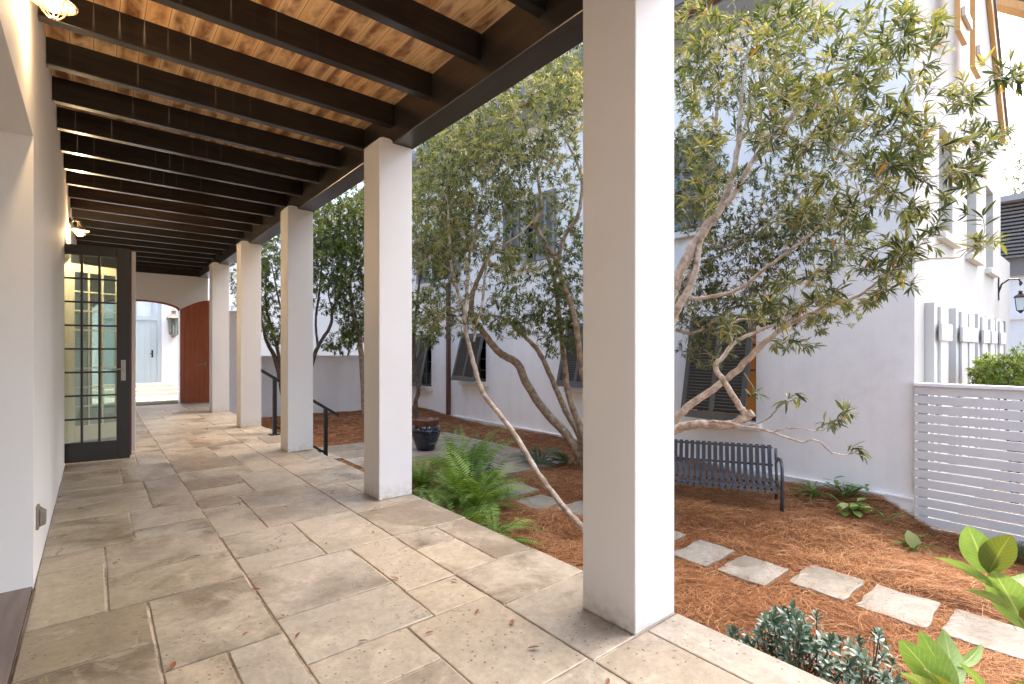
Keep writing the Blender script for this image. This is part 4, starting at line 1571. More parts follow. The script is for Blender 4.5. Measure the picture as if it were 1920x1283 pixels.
def tree(name, label, base, stems, blobs, bark_m, leaf_m, leaf, group=None, lod=1, tone=(0.45, 0.27), cat="tree", per=(7, 12), twig=.0035, alongmul=1.0, dens=1.0):
    """stems: lists of (px,py,depth,radius) read as bearings; blobs: (px,py,rx,ry,d0,d1,n)"""
    t = thing(name, tuple(base), label, cat, group)
    m = MB()
    nodes = []
    for s in stems:
        pts = [W(*q[:3]) if len(q) == 4 else np.array(q[:3]) for q in s]
        rad = [q[-1] for q in s]
        sp, sr = smoothpts(pts, rad, 6, .003)
        m.tube(sp, sr, 9)
        nodes += [(p, r_) for p, r_ in zip(sp, sr)][2:]
    NP = np.array([q[0] for q in nodes])
    tips = []
    for (px, py, rx, ry, d0, d1, n_) in blobs:
        n_ = int(n_ * dens)
        k = 0
        cl = rng.uniform(-.8, .8, (max(3, n_ // 9), 2))
        while k < n_:
            if rng.random() < .6:
                a, b = cl[rng.integers(len(cl))] + rng.normal(0, .16, 2)
            else:
                a, b = rng.uniform(-1, 1, 2)
            if a * a + b * b > 1.1:
                continue
            tips.append(W(px + a * rx, py + b * ry, rng.uniform(d0, d1)))
            k += 1
    tips = np.array(tips)
    cur = NP.copy()
    dist = np.min(np.linalg.norm(tips[:, None] - cur[None, ::3], axis=2), axis=1)
    Bs, Ds, Ns, Ls, Ts = [], [], [], [], []
    for i in np.argsort(dist):
        p = tips[i]
        dd = np.linalg.norm(cur - p, axis=1)
        j = int(np.argmin(dd))
        q = cur[j]
        L = dd[j]
        if L < .02:
            continue
        mid = (p + q) / 2 + rng.normal(0, .07 * L, 3) + np.array([0, 0, -.05 * L])
        w = min(twig * 2.2, twig * (.6 + .8 * L))
        pts = [q, q + (mid - q) * .55, mid, p + (mid - p) * .35, p]
        m.tube(pts, [w, w * .9, w * .8, w * .65, w * .45], 5, False)
        cur = np.vstack([cur, mid[None], (p + (mid - p) * .35)[None], p[None]])
        ax = unit(p - mid)
        k = rng.integers(*per)
        tn = np.clip(rng.normal(*tone), 0, .94)
        # whorl at the tip plus leaves strung back along the shoot
        back = rng.random(k) ** 1.6 * min(.5 * L, leaf[0] * 2.2 * alongmul)
        b = p - ax * back[:, None]
        phi = rng.uniform(0, 2 * math.pi, k)
        h = unit(np.cross(ax, [0.3, 0.2, 1.0]))
        g_ = np.cross(ax, h)
        spread = rng.uniform(.45, 1.25, k)
        d = ax * np.cos(spread)[:, None] + (h * np.cos(phi)[:, None] + g_ * np.sin(phi)[:, None]) * np.sin(spread)[:, None]
        Bs.append(b)
        Ds.append(d)
        Ns.append(unit(np.array([0, 0, 1.0]) + rng.normal(0, .45, (k, 3))))
        Ls.append(leaf[0] * rng.uniform(.6, 1.25, k))
        tt = np.clip(tn + rng.normal(0, .13, k), 0, .95)
        tt[rng.random(k) < .012] = rng.uniform(.965, 1.0)
        Ts.append(tt)
    B_, D_, N_, L_, T_ = map(np.concatenate, (Bs, Ds, Ns, Ls, Ts))
    V, F, fp = leaves(B_, D_, N_, L_, L_ * leaf[1] * rng.uniform(.8, 1.2, len(L_)), .18, .22, lod)
    m.build("trunk", bark_m, t, smooth=True)
    npmesh("crown", V, F, np.repeat(T_, fp), leaf_m, t)
    return t


def gpt(px, d):
    """ground point on bearing px at distance d"""
    p = W(px, HOR, d)
    return (p[0], p[1], float(ground_h(p[0], p[1])))


# --- pale leaning tree between the two near columns
def gp(px, d, r):
    q = gpt(px, d)
    return (q[0], q[1], q[2] - .08, r, 0)


def stems_fix(s):
    return s


A0 = gpt(1112, 4.75)
PY = lambda px, d: HOR - (gpt(px, d)[2] - .06 - EYE) * FPX / d
treeA = [[(1112, PY(1112, 4.75), 4.75, .034), (1092, 990, 4.8, .031), (1060, 955, 4.85, .029), (1010, 888, 4.95, .027), (965, 815, 5.05, .026), (935, 775, 5.1, .0255), (905, 735, 5.2, .026), (888, 680, 5.3, .025), (872, 610, 5.4, .022), (876, 540, 5.5, .020), (880, 480, 5.6, .018), (893, 430, 5.7, .015), (890, 380, 5.8, .012), (868, 320, 5.9, .008)],
         [(874, 590, 5.42, .018), (850, 520, 5.5, .016), (842, 440, 5.6, .014), (838, 380, 5.7, .010), (820, 320, 5.8, .007)],
         [(893, 430, 5.7, .012), (905, 360, 5.7, .009), (935, 290, 5.8, .007)],
         [(888, 640, 5.35, .014), (905, 560, 5.5, .014), (918, 480, 5.6, .012), (975, 440, 5.7, .009), (1010, 400, 5.8, .006)]]
tree("leaning_tree", "slender pale-barked tree leaning left between the two nearest columns", A0, treeA,
     [(880, 330, 95, 100, 4.9, 6.3, 150), (830, 440, 70, 90, 5.0, 6.3, 80), (960, 220, 130, 110, 4.6, 6.2, 170), (1010, 330, 85, 80, 5.0, 6.3, 90), (920, 500, 90, 50, 5.2, 6.2, 45), (850, 590, 65, 45, 5.2, 6.2, 36), (1050, 190, 50, 90, 4.6, 6.0, 70)],
     M['barkpale'], M['leafmid'], (.062, .22), "trees in the garden bed", tone=(.54, .31), dens=3.2, per=(10, 16))

# --- stout multi-trunked tree beside the bench
B0 = gpt(1098, 7.6)
pyb = PY(1098, 7.6)
treeB = [[(1098, pyb, 7.6, .075), (1092, 868, 7.55, .072), (1062, 815, 7.5, .066), (1020, 770, 7.45, .062), (985, 715, 7.4, .060), (970, 682, 7.35, .058), (935, 660, 7.3, .052), (905, 622, 7.25, .046), (885, 590, 7.2, .04), (888, 545, 7.2, .034), (912, 490, 7.2, .028), (935, 440, 7.2, .022)],
         [(1110, PY(1110, 7.7), 7.7, .06), (1086, 815, 7.7, .052), (1060, 770, 7.75, .045), (1030, 700, 7.8, .04), (1010, 660, 7.85, .038), (985, 632, 7.9, .032), (950, 600, 7.95, .026), (915, 590, 8.0, .015)],
         [(1120, PY(1120, 7.4), 7.4, .06), (1087, 800, 7.45, .05), (1066, 740, 7.5, .046), (1056, 660, 7.5, .042), (1050, 600, 7.5, .036), (1040, 530, 7.5, .034), (1020, 460, 7.5, .026), (1000, 400, 7.5, .02)],
         [(1130, 850, 6.6, .05), (1093, 700, 6.6, .042), (1078, 600, 6.6, .040), (1052, 520, 6.6, .038), (1044, 490, 6.6, .036), (1022, 455, 6.6, .03), (1004, 420, 6.6, .028), (1014, 395, 6.6, .024), (1008, 330, 6.6, .02), (990, 270, 6.6, .012)],
         [(1044, 490, 6.6, .032), (1060, 440, 6.6, .028), (1085, 400, 6.5, .024), (1090, 330, 6.5, .02), (1060, 260, 6.4, .013)],
         [(1012, 435, 6.6, .012), (975, 415, 6.6, .009), (925, 400, 6.5, .006)]]
tree("spreading_tree", "stout multi-trunked tree with brown bark leaning left beside the bench", B0, treeB,
     [(1000, 500, 100, 70, 6.3, 7.8, 60), (960, 590, 60, 45, 6.4, 7.8, 70), (1045, 600, 48, 70, 6.6, 7.6, 90), (800, 590, 45, 50, 6.6, 7.8, 40), (860, 200, 110, 120, 6.4, 8.0, 170), (1000, 130, 120, 100, 6.2, 7.8, 170), (930, 420, 110, 70, 6.4, 7.6, 110), (830, 400, 60, 110, 6.6, 8, 110), (1060, 480, 40, 90, 6.4, 7.4, 60), (900, 300, 120, 80, 6.2, 7.8, 120)],
     M['barkmid'], M['leaffar'], (.072, .24), "trees in the garden bed", tone=(.56, .29), dens=2.7, per=(10, 16))

# --- slim dark tree seen just right of the second column
C0 = gpt(786, 10.2)
tree("slim_tree", "slim dark tree standing beside the blue urn and second column", C0,
     [[(790, PY(790, 10.2), 10.2, .05), (779, 760, 10.2, .045), (785, 730, 10.2, .04), (778, 690, 10.2, .036), (776, 630, 10.2, .03), (785, 540, 10.2, .024), (800, 440, 10.2, .018), (805, 330, 10.2, .01)],
      [(778, 680, 10.2, .02), (815, 610, 10.0, .015), (845, 560, 10.0, .01)]],
     [(790, 610, 40, 50, 9.6, 10.8, 60), (800, 480, 60, 90, 9.4, 10.8, 130), (840, 340, 90, 90, 9.2, 10.8, 140), (745, 420, 60, 120, 9.5, 10.8, 90)],
     M['barkdark'], M['leaffar'], (.085, .25), "trees in the garden bed", tone=(.45, .25), dens=2.2, per=(9, 14))

# --- near tree behind the first column: its limbs cross the view to the right
D0 = gpt(1190, 4.2)
treeD_ = [[(1190, PY(1190, 4.2), 4.2, .075), (1200, 900, 4.15, .07), (1215, 780, 4.1, .062), (1235, 650, 4.05, .056), (1262, 545, 4.0, .050), (1295, 470, 4.0, .046), (1330, 420, 4.0, .042), (1352, 388, 4.0, .036), (1374, 330, 4.0, .026), (1385, 260, 4.0, .022), (1392, 170, 4.0, .016), (1405, 80, 4.0, .01)],
         [(1220, 740, 4.1, .05), (1262, 600, 3.95, .038), (1290, 545, 3.95, .032), (1306, 500, 3.95, .028), (1312, 455, 3.97, .024), (1325, 430, 4.0, .02)],
         [(1352, 388, 4.0, .028), (1372, 370, 3.95, .024), (1420, 290, 3.9, .022), (1480, 225, 3.85, .019), (1530, 150, 3.8, .014), (1590, 120, 3.7, .009)],
         [(1374, 330, 4.0, .018), (1390, 260, 4.05, .016), (1415, 180, 4.1, .012), (1440, 110, 4.1, .008)],
         [(1420, 290, 3.9, .012), (1500, 270, 3.7, .010), (1580, 285, 3.5, .009), (1650, 340, 3.4, .006)],
         [(1290, 562, 3.95, .016), (1340, 555, 3.85, .018), (1390, 540, 3.75, .017), (1440, 500, 3.6, .014), (1500, 455, 3.5, .011), (1560, 405, 3.4, .008), (1620, 360, 3.3, .005)],
         [(1205, 870, 4.2, .05), (1235, 830, 4.1, .042), (1264, 790, 4.0, .036), (1300, 755, 3.95, .034), (1345, 725, 3.9, .031), (1385, 692, 3.85, .029), (1430, 645, 3.75, .026), (1470, 615, 3.7, .020), (1540, 580, 3.55, .015), (1610, 555, 3.45, .011), (1660, 520, 3.4, .008), (1720, 490, 3.3, .006), (1800, 482, 3.3, .005)],
         [(1205, 860, 4.2, .045), (1235, 830, 4.05, .042), (1268, 805, 3.9, .040), (1310, 796, 3.8, .038), (1360, 797, 3.7, .036), (1395, 785, 3.65, .036), (1411, 774, 3.6, .035)],
         [(1400, 782, 3.65, .028), (1385, 760, 3.65, .026), (1360, 720, 3.65, .024), (1340, 688, 3.65, .022), (1355, 670, 3.65, .019), (1380, 640, 3.65, .017), (1420, 622, 3.6, .013), (1470, 600, 3.55, .009), (1520, 560, 3.5, .006)],
         [(1372, 642, 3.65, .010), (1370, 615, 3.65, .009), (1385, 600, 3.6, .007), (1420, 600, 3.6, .004)],
         [(1300, 797, 3.85, .014), (1345, 790, 3.7, .013), (1400, 800, 3.6, .012), (1450, 812, 3.5, .010), (1500, 828, 3.45, .008), (1530, 826, 3.4, .006), (1560, 848, 3.4, .005), (1595, 852, 3.4, .004), (1610, 840, 3.4, .003)],
         [(1450, 812, 3.5, .006), (1480, 802, 3.45, .005), (1530, 808, 3.4, .004), (1560, 800, 3.4, .003)]]
treeD = [[(a, b, c, r * .86) for (a, b, c, r) in st_] for st_ in treeD_]
blobsD = [(1735, 85, 50, 70, 3.0, 3.6, 22), (1500, 60, 150, 60, 3.0, 4.2, 60), (1580, 130, 150, 80, 2.9, 4.0, 75), (1660, 60, 70, 60, 3.0, 3.8, 30),
          (1770, 200, 110, 70, 2.9, 3.5, 30), (1875, 165, 45, 60, 2.9, 3.3, 12), (1800, 260, 70, 40, 2.9, 3.4, 14), (1620, 260, 130, 70, 2.9, 3.8, 60), (1490, 250, 90, 90, 3.2, 4.3, 55),
          (1700, 340, 110, 60, 2.8, 3.5, 44), (1560, 380, 130, 60, 3.0, 3.9, 55), (1640, 470, 90, 50, 2.9, 3.6, 36), (1720, 430, 60, 50, 2.9, 3.4, 18), (1790, 330, 50, 50, 2.8, 3.3, 16), (1830, 440, 60, 40, 2.8, 3.3, 8),
          (1510, 560, 80, 45, 3.1, 3.7, 30), (1580, 540, 80, 40, 3.1, 3.6, 24), (1400, 600, 70, 40, 3.4, 4.1, 26), (1490, 640, 45, 20, 3.3, 3.7, 9), (1680, 540, 40, 25, 3.2, 3.4, 6),
          (1330, 330, 60, 100, 3.4, 4.3, 40), (1310, 140, 50, 110, 3.5, 4.4, 30), (1360, 30, 90, 50, 3.4, 4.3, 26), (1420, 180, 80, 90, 3.4, 4.4, 40)]
tD = tree("overhanging_tree", "pale-limbed tree behind the nearest column, long leaves reaching over the bench", D0, treeD, blobsD,
          M['barkpale'], M['leafnear'], (.080, .175), "trees in the garden bed", lod=0, tone=(.50, .33), per=(8, 14), dens=1.4)
# low shoot with leaf whorls in front of the house wall: leaves belong to the same tree
def shoot(parent, pts, tipsl, leaf, leaf_m, bark_m):
    m = MB()
    for s in pts:
        sp, sr = smoothpts([W(*q[:3]) for q in s], [q[3] for q in s], 5, .002)
        m.tube(sp, sr, 6)
    m.build("twig", bark_m, parent, smooth=True)
    Bs, Ds, Ns, Ls, Ts = [], [], [], [], []
    for (px, py, d, k, dx, dy) in tipsl:
        p = W(px, py, d)
        ax = unit(W(px + dx, py + dy, d) - p)
        phi = rng.uniform(0, 2 * math.pi, k)
        h = unit(np.cross(ax, [0.3, 0.2, 1.0]))
        g_ = np.cross(ax, h)
        sp = rng.uniform(.3, 1.4, k)
        dd = ax * np.cos(sp)[:, None] + (h * np.cos(phi)[:, None] + g_ * np.sin(phi)[:, None]) * np.sin(sp)[:, None]
        Bs.append(p - ax * rng.uniform(0, .05, k)[:, None])
        Ds.append(dd)
        Ns.append(unit(np.array([0, 0, 1.0]) + rng.normal(0, .4, (k, 3))))
        Ls.append(leaf[0] * rng.uniform(.6, 1.2, k))
        Ts.append(np.clip(rng.normal(.4, .25, k), 0, .94))
    B_, D_, N_, L_, T_ = map(np.concatenate, (Bs, Ds, Ns, Ls, Ts))
    V, F, fp = leaves(B_, D_, N_, L_, L_ * leaf[1], .2, .25, 0)
    npmesh("leaf_whorls", V, F, np.repeat(T_, fp), leaf_m, parent)


LW = (.095, .20), M['leafnear'], M['barkmid']
shoot(tD, [[(1400, 800, 3.6, .006), (1440, 785, 3.55, .005), (1462, 762, 3.5, .004), (1490, 748, 3.5, .003)]],
      [(1490, 748, 3.5, 10, 20, 0), (1500, 745, 3.45, 7, 15, 12), (1470, 760, 3.5, 5, -5, 20)], *LW)
shoot(tD, [[(1530, 805, 3.4, .004), (1560, 790, 3.4, .003), (1590, 780, 3.4, .003)]],
      [(1560, 800, 3.4, 9, 5, 20), (1575, 785, 3.4, 12, 20, -5), (1595, 775, 3.4, 10, 25, 5), (1585, 765, 3.4, 8, 10, -20), (1545, 790, 3.4, 6, -10, -10)], *LW)
shoot(tD, [[(1590, 852, 3.4, .004), (1612, 845, 3.4, .003)]], [(1612, 845, 3.4, 9, 15, 10), (1598, 838, 3.4, 6, 10, -12)], *LW)
shoot(tD, [[(1395, 700, 3.62, .004), (1418, 735, 3.6, .003)]], [(1418, 735, 3.6, 8, 10, -10), (1424, 739, 3.6, 5, 12, 0)], *LW)

# --- bushy tree close to the house wall, filling behind
E0 = gpt(1215, 5.3)
tree("wall_tree", "bushy olive-green tree growing close to the white house wall", E0,
     [[(1215, PY(1215, 5.3), 5.3, .05), (1222, 800, 5.3, .045), (1240, 660, 5.3, .04), (1275, 560, 5.3, .034), (1310, 470, 5.3, .028), (1330, 340, 5.3, .022), (1345, 200, 5.3, .015), (1350, 60, 5.3, .008)],
      [(1268, 618, 5.3, .02), (1300, 625, 5.2, .017), (1340, 600, 5.1, .014), (1400, 560, 5.0, .009)],
      [(1310, 470, 5.3, .02), (1380, 455, 5.1, .016), (1460, 400, 5.0, .012), (1540, 330, 4.9, .007)],
      [(1330, 340, 5.3, .016), (1420, 300, 5.2, .012), (1490, 220, 5.1, .007)]],
     [(1310, 560, 50, 70, 4.9, 5.6, 70), (1400, 480, 110, 50, 4.8, 5.5, 110), (1310, 330, 55, 120, 4.8, 5.8, 150), (1450, 380, 120, 70, 4.7, 5.5, 130), (1400, 560, 80, 40, 4.8, 5.4, 60), (1330, 660, 60, 35, 4.9, 5.4, 24), (1300, 110, 50, 110, 4.8, 5.8, 100), (1430, 120, 120, 110, 4.6, 5.6, 130), (1560, 440, 90, 60, 4.7, 5.4, 80), (1550, 250, 110, 90, 4.6, 5.4, 90), (1450, 590, 60, 30, 4.8, 5.3, 30), (1520, 600, 40, 30, 4.8, 5.2, 24), (1590, 590, 30, 20, 4.8, 5.2, 8), (1850, 260, 60, 40, 4.6, 5.0, 14)],
     M['barkpale'], M['leafmid'], (.052, .25), "trees in the garden bed", tone=(.52, .30), dens=3.2, per=(10, 16))

# --- trees at the far end
F1 = gpt(534, 12.0)
tree("forked_tree", "dark forked tree behind the stair handrail", F1,
     [[(540, PY(540, 12.0), 12.0, .06), (527, 720, 12.0, .055), (515, 670, 12.0, .05), (500, 640, 12.0, .04), (490, 600, 12.0, .03), (470, 540, 12.0, .02), (450, 460, 12.0, .012)],
      [(526, 705, 12.0, .045), (521, 660, 12.0, .04), (508, 610, 12.0, .032), (498, 560, 12.0, .022), (503, 480, 12.0, .014)],
      [(520, 650, 12.0, .03), (530, 600, 12.0, .024), (522, 560, 12.0, .02), (510, 500, 12, .012)]],
     [(465, 520, 40, 90, 11, 12.8, 90), (510, 470, 40, 80, 11, 12.8, 120), (512, 590, 28, 60, 11.2, 12.6, 70), (560, 420, 60, 90, 11, 12.8, 90)],
     M['barkdark'], M['leaffar'], (.10, .28), "trees at the far end of the garden", tone=(.5, .25), dens=2.6, per=(9, 15))
F2 = gpt(572, 12.2)
tree("curved_tree", "dark tree with a curving limb in front of the garden wall", F2,
     [[(560, PY(560, 12.2), 12.2, .06), (575, 720, 12.2, .055), (589, 668, 12.2, .05), (602, 640, 12.2, .042), (620, 610, 12.2, .038), (624, 580, 12.2, .032), (635, 560, 12.2, .026), (650, 540, 12.2, .015)],
      [(596, 650, 12.2, .03), (592, 600, 12.2, .026), (600, 540, 12.2, .024), (605, 480, 12.2, .018), (615, 400, 12.2, .01)],
      [(623, 578, 12.2, .02), (616, 550, 12.2, .015), (622, 500, 12.2, .01)]],
     [(620, 480, 55, 60, 11.4, 13, 170), (640, 420, 60, 60, 11.4, 13, 130), (610, 550, 50, 40, 11.6, 13, 70), (640, 640, 40, 25, 12, 13, 30), (620, 380, 60, 40, 11.4, 13, 80)],
     M['barkdark'], M['leaffar'], (.10, .28), "trees at the far end of the garden", tone=(.52, .25), dens=2.6, per=(9, 15))
F3 = gpt(684, 12.6)
tree("straight_tree", "tree with a straight brown trunk just left of the second column", F3,
     [[(684, PY(684, 12.6), 12.6, .075), (681, 720, 12.6, .07), (677, 660, 12.6, .066), (668, 610, 12.6, .055), (660, 570, 12.6, .045), (657, 520, 12.6, .03), (665, 440, 12.6, .018), (668, 360, 12.6, .01)],
      [(672, 625, 12.6, .03), (690, 580, 12.5, .022), (700, 500, 12.5, .014)]],
     [(665, 560, 40, 70, 12, 13.2, 110), (660, 450, 50, 70, 12, 13.2, 130), (720, 430, 60, 120, 12, 13.2, 120), (655, 630, 35, 30, 12, 13.2, 30)],
     M['barkmid'], M['leaffar'], (.11, .28), "trees at the far end of the garden", tone=(.46, .24), dens=2.6, per=(9, 15))
F4 = W(560, HOR, 19)
tree("background_tree", "pale green tree standing beyond the garden wall", (F4[0], F4[1], -.9),
     [[(560, 760, 19, .12), (570, 640, 19, .10), (590, 520, 19, .07), (600, 420, 19, .04)], [(575, 600, 19, .06), (640, 500, 18.5, .04), (660, 420, 18, .02)], [(570, 620, 19, .06), (510, 520, 18.5, .04), (470, 440, 18, .02)]],
     [(560, 560, 110, 70, 17.5, 20, 200), (640, 600, 60, 50, 17.5, 20, 100), (480, 580, 50, 60, 17.5, 20, 90), (600, 430, 110, 60, 17.5, 20, 140)],
     M['barkmid'], M['leafmid'], (.17, .28), "trees beyond the garden wall", tone=(.6, .22), twig=.01, dens=1.8, per=(10, 15))
F5 = W(1960, HOR, 15)
tree("russet_tree", "russet and green tree against the sky at the right edge", (F5[0], F5[1], -.9),
     [[(1960, 720, 15, .12), (1950, 500, 15, .09), (1935, 380, 15, .06), (1925, 290, 15, .03)], [(1945, 450, 15, .04), (1900, 350, 15, .02)]],
     [(1905, 290, 45, 45, 14, 15.8, 60), (1925, 340, 40, 40, 14, 15.5, 50), (1900, 420, 40, 20, 13.2, 14.2, 24), (1960, 300, 50, 70, 14, 16, 40)],
     M['barkmid'], M['leafmid'], (.14, .28), "trees beyond the garden wall", tone=(.75, .25), twig=.008)

# nandina behind the fence
S0 = W(1900, HOR, 6.3)
tree("leafy_shrub", "bright green shrub spilling over the top of the white fence", (S0[0], S0[1], -.8),
     [[(1900, 960, 6.3, .02), (1890, 820, 6.3, .016), (1880, 720, 6.3, .01), (1860, 690, 6.25, .006)], [(1905, 960, 6.3, .02), (1915, 780, 6.3, .014), (1910, 690, 6.3, .007)], [(1895, 780, 6.3, .012), (1850, 720, 6.2, .006), (1830, 705, 6.2, .004)]],
     [(1880, 695, 60, 32, 5.95, 6.6, 120), (1850, 700, 36, 24, 5.9, 6.4, 60), (1930, 690, 40, 45, 6, 6.6, 60), (1890, 720, 55, 14, 6.0, 6.3, 40)],
     M['barkdark'], M['nandina'], (.055, .26), None, lod=1, tone=(.5, .3), cat="shrub", dens=2.6, per=(10, 16))


# ------------------------------------------------------------------ ferns
def fern(name, label, base, n, L, m_, group, seed, up=(35, 80), sector=None):
    r_ = np.random.default_rng(seed)
    Bs, Ds, Ns, Ls, Ts = [], [], [], [], []
    st = MB()
    for k in range(n):
        a = r_.uniform(0, 2 * math.pi) if sector is None else r_.uniform(*sector)
        el = R(r_.uniform(*up))
        l = L * r_.uniform(.65, 1.1)
        h = np.array([math.cos(a), math.sin(a), 0])
        K = 36
        pts = []
        p = np.array(base) + r_.normal(0, .04, 3) * [1, 1, 0]
        e_ = el
        cv = r_.uniform(1.5, 3.3)
        for i in range(K):
            pts.append(p.copy())
            d = h * math.cos(e_) + np.array([0, 0, math.sin(e_)])
            p = p + d * l / K
            e_ -= R(cv * (.5 + 1.1 * i / K))
        pts = np.array(pts)
        st.tube(pts[::3], [.003 * (1 - .8 * i / 12) for i in range(len(pts[::3]))], 4, False, .15)
        tang = unit(np.gradient(pts, axis=0))
        side = unit(np.cross(tang, np.array([0, 0, 1.0]) + .15 * r_.normal(0, 1, 3)))
        nrm = np.cross(side, tang)
        tn = np.clip(r_.normal(.5, .25), 0, 1)
        for i in range(6, K):
            t = (i - 6) / (K - 6)
            pl = l * .15 * min(1.0, .45 + 1.9 * t) * min(1.0, (1.03 - t) * 1.55)
            for sg in (-1, 1):
                Bs.append(pts[i])
                Ds.append(side[i] * sg + tang[i] * .30 + nrm[i] * r_.normal(-.05, .10))
                Ns.append(nrm[i])
                Ls.append(pl)
                Ts.append(np.clip(tn + r_.normal(0, .1), 0, 1))
    B_, D_, N_, L_, T_ = map(np.array, (Bs, Ds, Ns, Ls, Ts))
    V, F, fp = leaves(B_, D_, N_, L_, np.maximum(L_ * .16, .006), .12, .22, 1)
    t = thing(name, tuple(base), label, "fern", group)
    st.build("stalks", M['blade'], t)
    npmesh("fronds", V, F, np.repeat(T_, fp), m_, t)
    return t


def gb(px, d):
    q = gpt(px, d)
    return (q[0], q[1], q[2] + .01)


G_ = "ferns beside the porch"
fern("fern", "large bright fern clump in the middle beside the second column", gb(885, 5.6), 40, .92, M['fern'], G_, 1, (40, 82))
fern("fern", "fern clump tucked behind the second column below the urn", gb(795, 6.1), 36, .86, M['fern'], G_, 2, (40, 80))
fern("fern", "low fern at the porch edge in front of the large clump", gb(850, 4.85), 34, .70, M['fern'], G_, 3, (25, 68))
fern("fern", "tall upright fern just right of the blue urn", gb(868, 6.35), 20, 1.1, M['fern'], G_, 4, (68, 88))
fern("fern", "small fern with a frond reaching toward the flagstones", gb(925, 4.75), 24, .74, M['fern'], G_, 5, (12, 55))
fern("fern", "dark fern with one arching frond over the paved path", gb(905, 6.1), 16, .82, M['darkfern'], G_, 6, (45, 70))
fern("fern", "dark feathery fern low against the house wall beneath the trees", gb(1010, 7.9), 26, .60, M['darkfern'], None, 7, (25, 75))
fern("fern", "blue-green fern at the foot of the white fence", gb(1890, 4.7), 16, .36, M['darkfern'], None, 8, (25, 75))
fern("fern", "dim fern on the bed between house wall and stout tree", gb(1060, 8.0), 18, .5, M['darkfern'], None, 9, (25, 70))


# strap leaved and small bed plants
def strap(name, label, base, n, L, w, m_, seed, cat="plant", up=(40, 85)):
    r_ = np.random.default_rng(seed)
    m = MB()
    for k in range(n):
        a = r_.uniform(0, 2 * math.pi)
        e_ = R(r_.uniform(*up))
        l = L * r_.uniform(.6, 1.1)
        h = np.array([math.cos(a), math.sin(a), 0])
        s = np.array([-math.sin(a), math.cos(a), 0])
        p = np.array(base) + r_.normal(0, .02, 3) * [1, 1, 0]
        K = 9
        vv = []
        for i in range(K):
            t = i / (K - 1)
            ww = w * (1 - t ** 2.2) * (.6 + .4 * min(1, t * 4)) + .001
            vv += [p - s * ww / 2 + np.array([0, 0, ww * .2]), p, p + s * ww / 2 + np.array([0, 0, ww * .2])]
            p = p + (h * math.cos(e_) + np.array([0, 0, math.sin(e_)])) * l / (K - 1)
            e_ -= R(r_.uniform(8, 20))
        ff = []
        for i in range(K - 1):
            o = 3 * i
            ff += [(o, o + 1, o + 4, o + 3), (o + 1, o + 2, o + 5, o + 4)]
        m.quadmesh(vv, ff)
    o = m.build(name, m_, smooth=True)
    return tag(o, label, cat)


strap("daylily", "green strap-leaved lily growing at the foot of the house wall by the bench", gb(1527, 6.0), 26, .42, .022, M['blade'], 11)
strap("lily_tuft", "sparse strap leaves at the house corner beside the fence", gb(1662, 5.35), 8, .34, .016, M['blade'], 12)
strap("lily_tuft", "strap-leaved tuft against the lower left of the white fence", gb(1712, 4.85), 11, .36, .02, M['blade'], 13, up=(20, 80))
strap("grass_tuft", "grassy tuft by the foot of the brown downpipe", gb(848, 11.0), 8, .35, .02, M['darkfern'], 14)


def broad(name, label, base, items, m_, cat="plant", stem=True):
    """items: (dx,dy,dz leaf centre offset, length, width, azimuth, pitch)"""
    t = thing(name, tuple(base), label, cat)
    Bs, Ds, Ns, Ls, Ws = [], [], [], [], []
    st = MB()
    for (dx, dy, dz, L, w, az, pt) in items:
        b = np.array(base) + [dx, dy, dz]
        d = np.array([math.cos(az) * math.cos(pt), math.sin(az) * math.cos(pt), math.sin(pt)])
        Bs.append(b)
        Ds.append(d)
        Ns.append([0.05, 0.02, 1] if abs(pt) < 1.2 else [-.6, -.5, .3])
        Ls.append(L)
        Ws.append(w)
        st.tube([np.array(base), (np.array(base) + b) / 2 + [0, 0, .02], b], .004, 5)
    st.build("stems", M['blade'], t)
    V, F, fp = leaves(np.array(Bs), np.array(Ds), np.array(Ns, float), np.array(Ls), np.array(Ws), .1, .25, 0)
    npmesh("leaves", V, F, np.repeat(rng.random(len(Ls)), fp), m_, t)
    return t


r_ = np.random.default_rng(44)
broad("hosta", "pale lobed-leaf plant in the straw between lily and fence", gb(1600, 5.45), [(r_.uniform(-.09, .09), r_.uniform(-.09, .09), r_.uniform(.05, .16), .12, .085, r_.uniform(0, 6.28), r_.uniform(-.2, .6)) for k in range(22)], M['hosta'])
broad("cutleaf_plant", "deep green cut-leaf plant at the wall behind the pale lobed plant", gb(1585, 5.85), [(r_.uniform(-.15, .15), r_.uniform(-.2, .2), r_.uniform(.1, .2), .13, .05, r_.uniform(0, 6.28), r_.uniform(-.2, .6)) for k in range(26)], M['blade'])
broad("yellowing_plant", "single yellow-edged drooping leaf plant beside the fence base", gb(1698, 4.95), [(-.02, -.02, .16, .19, .14, 3.9, -.7), (.03, 0, .15, .15, .11, 5.2, -.5)], M['yellowleaf'])

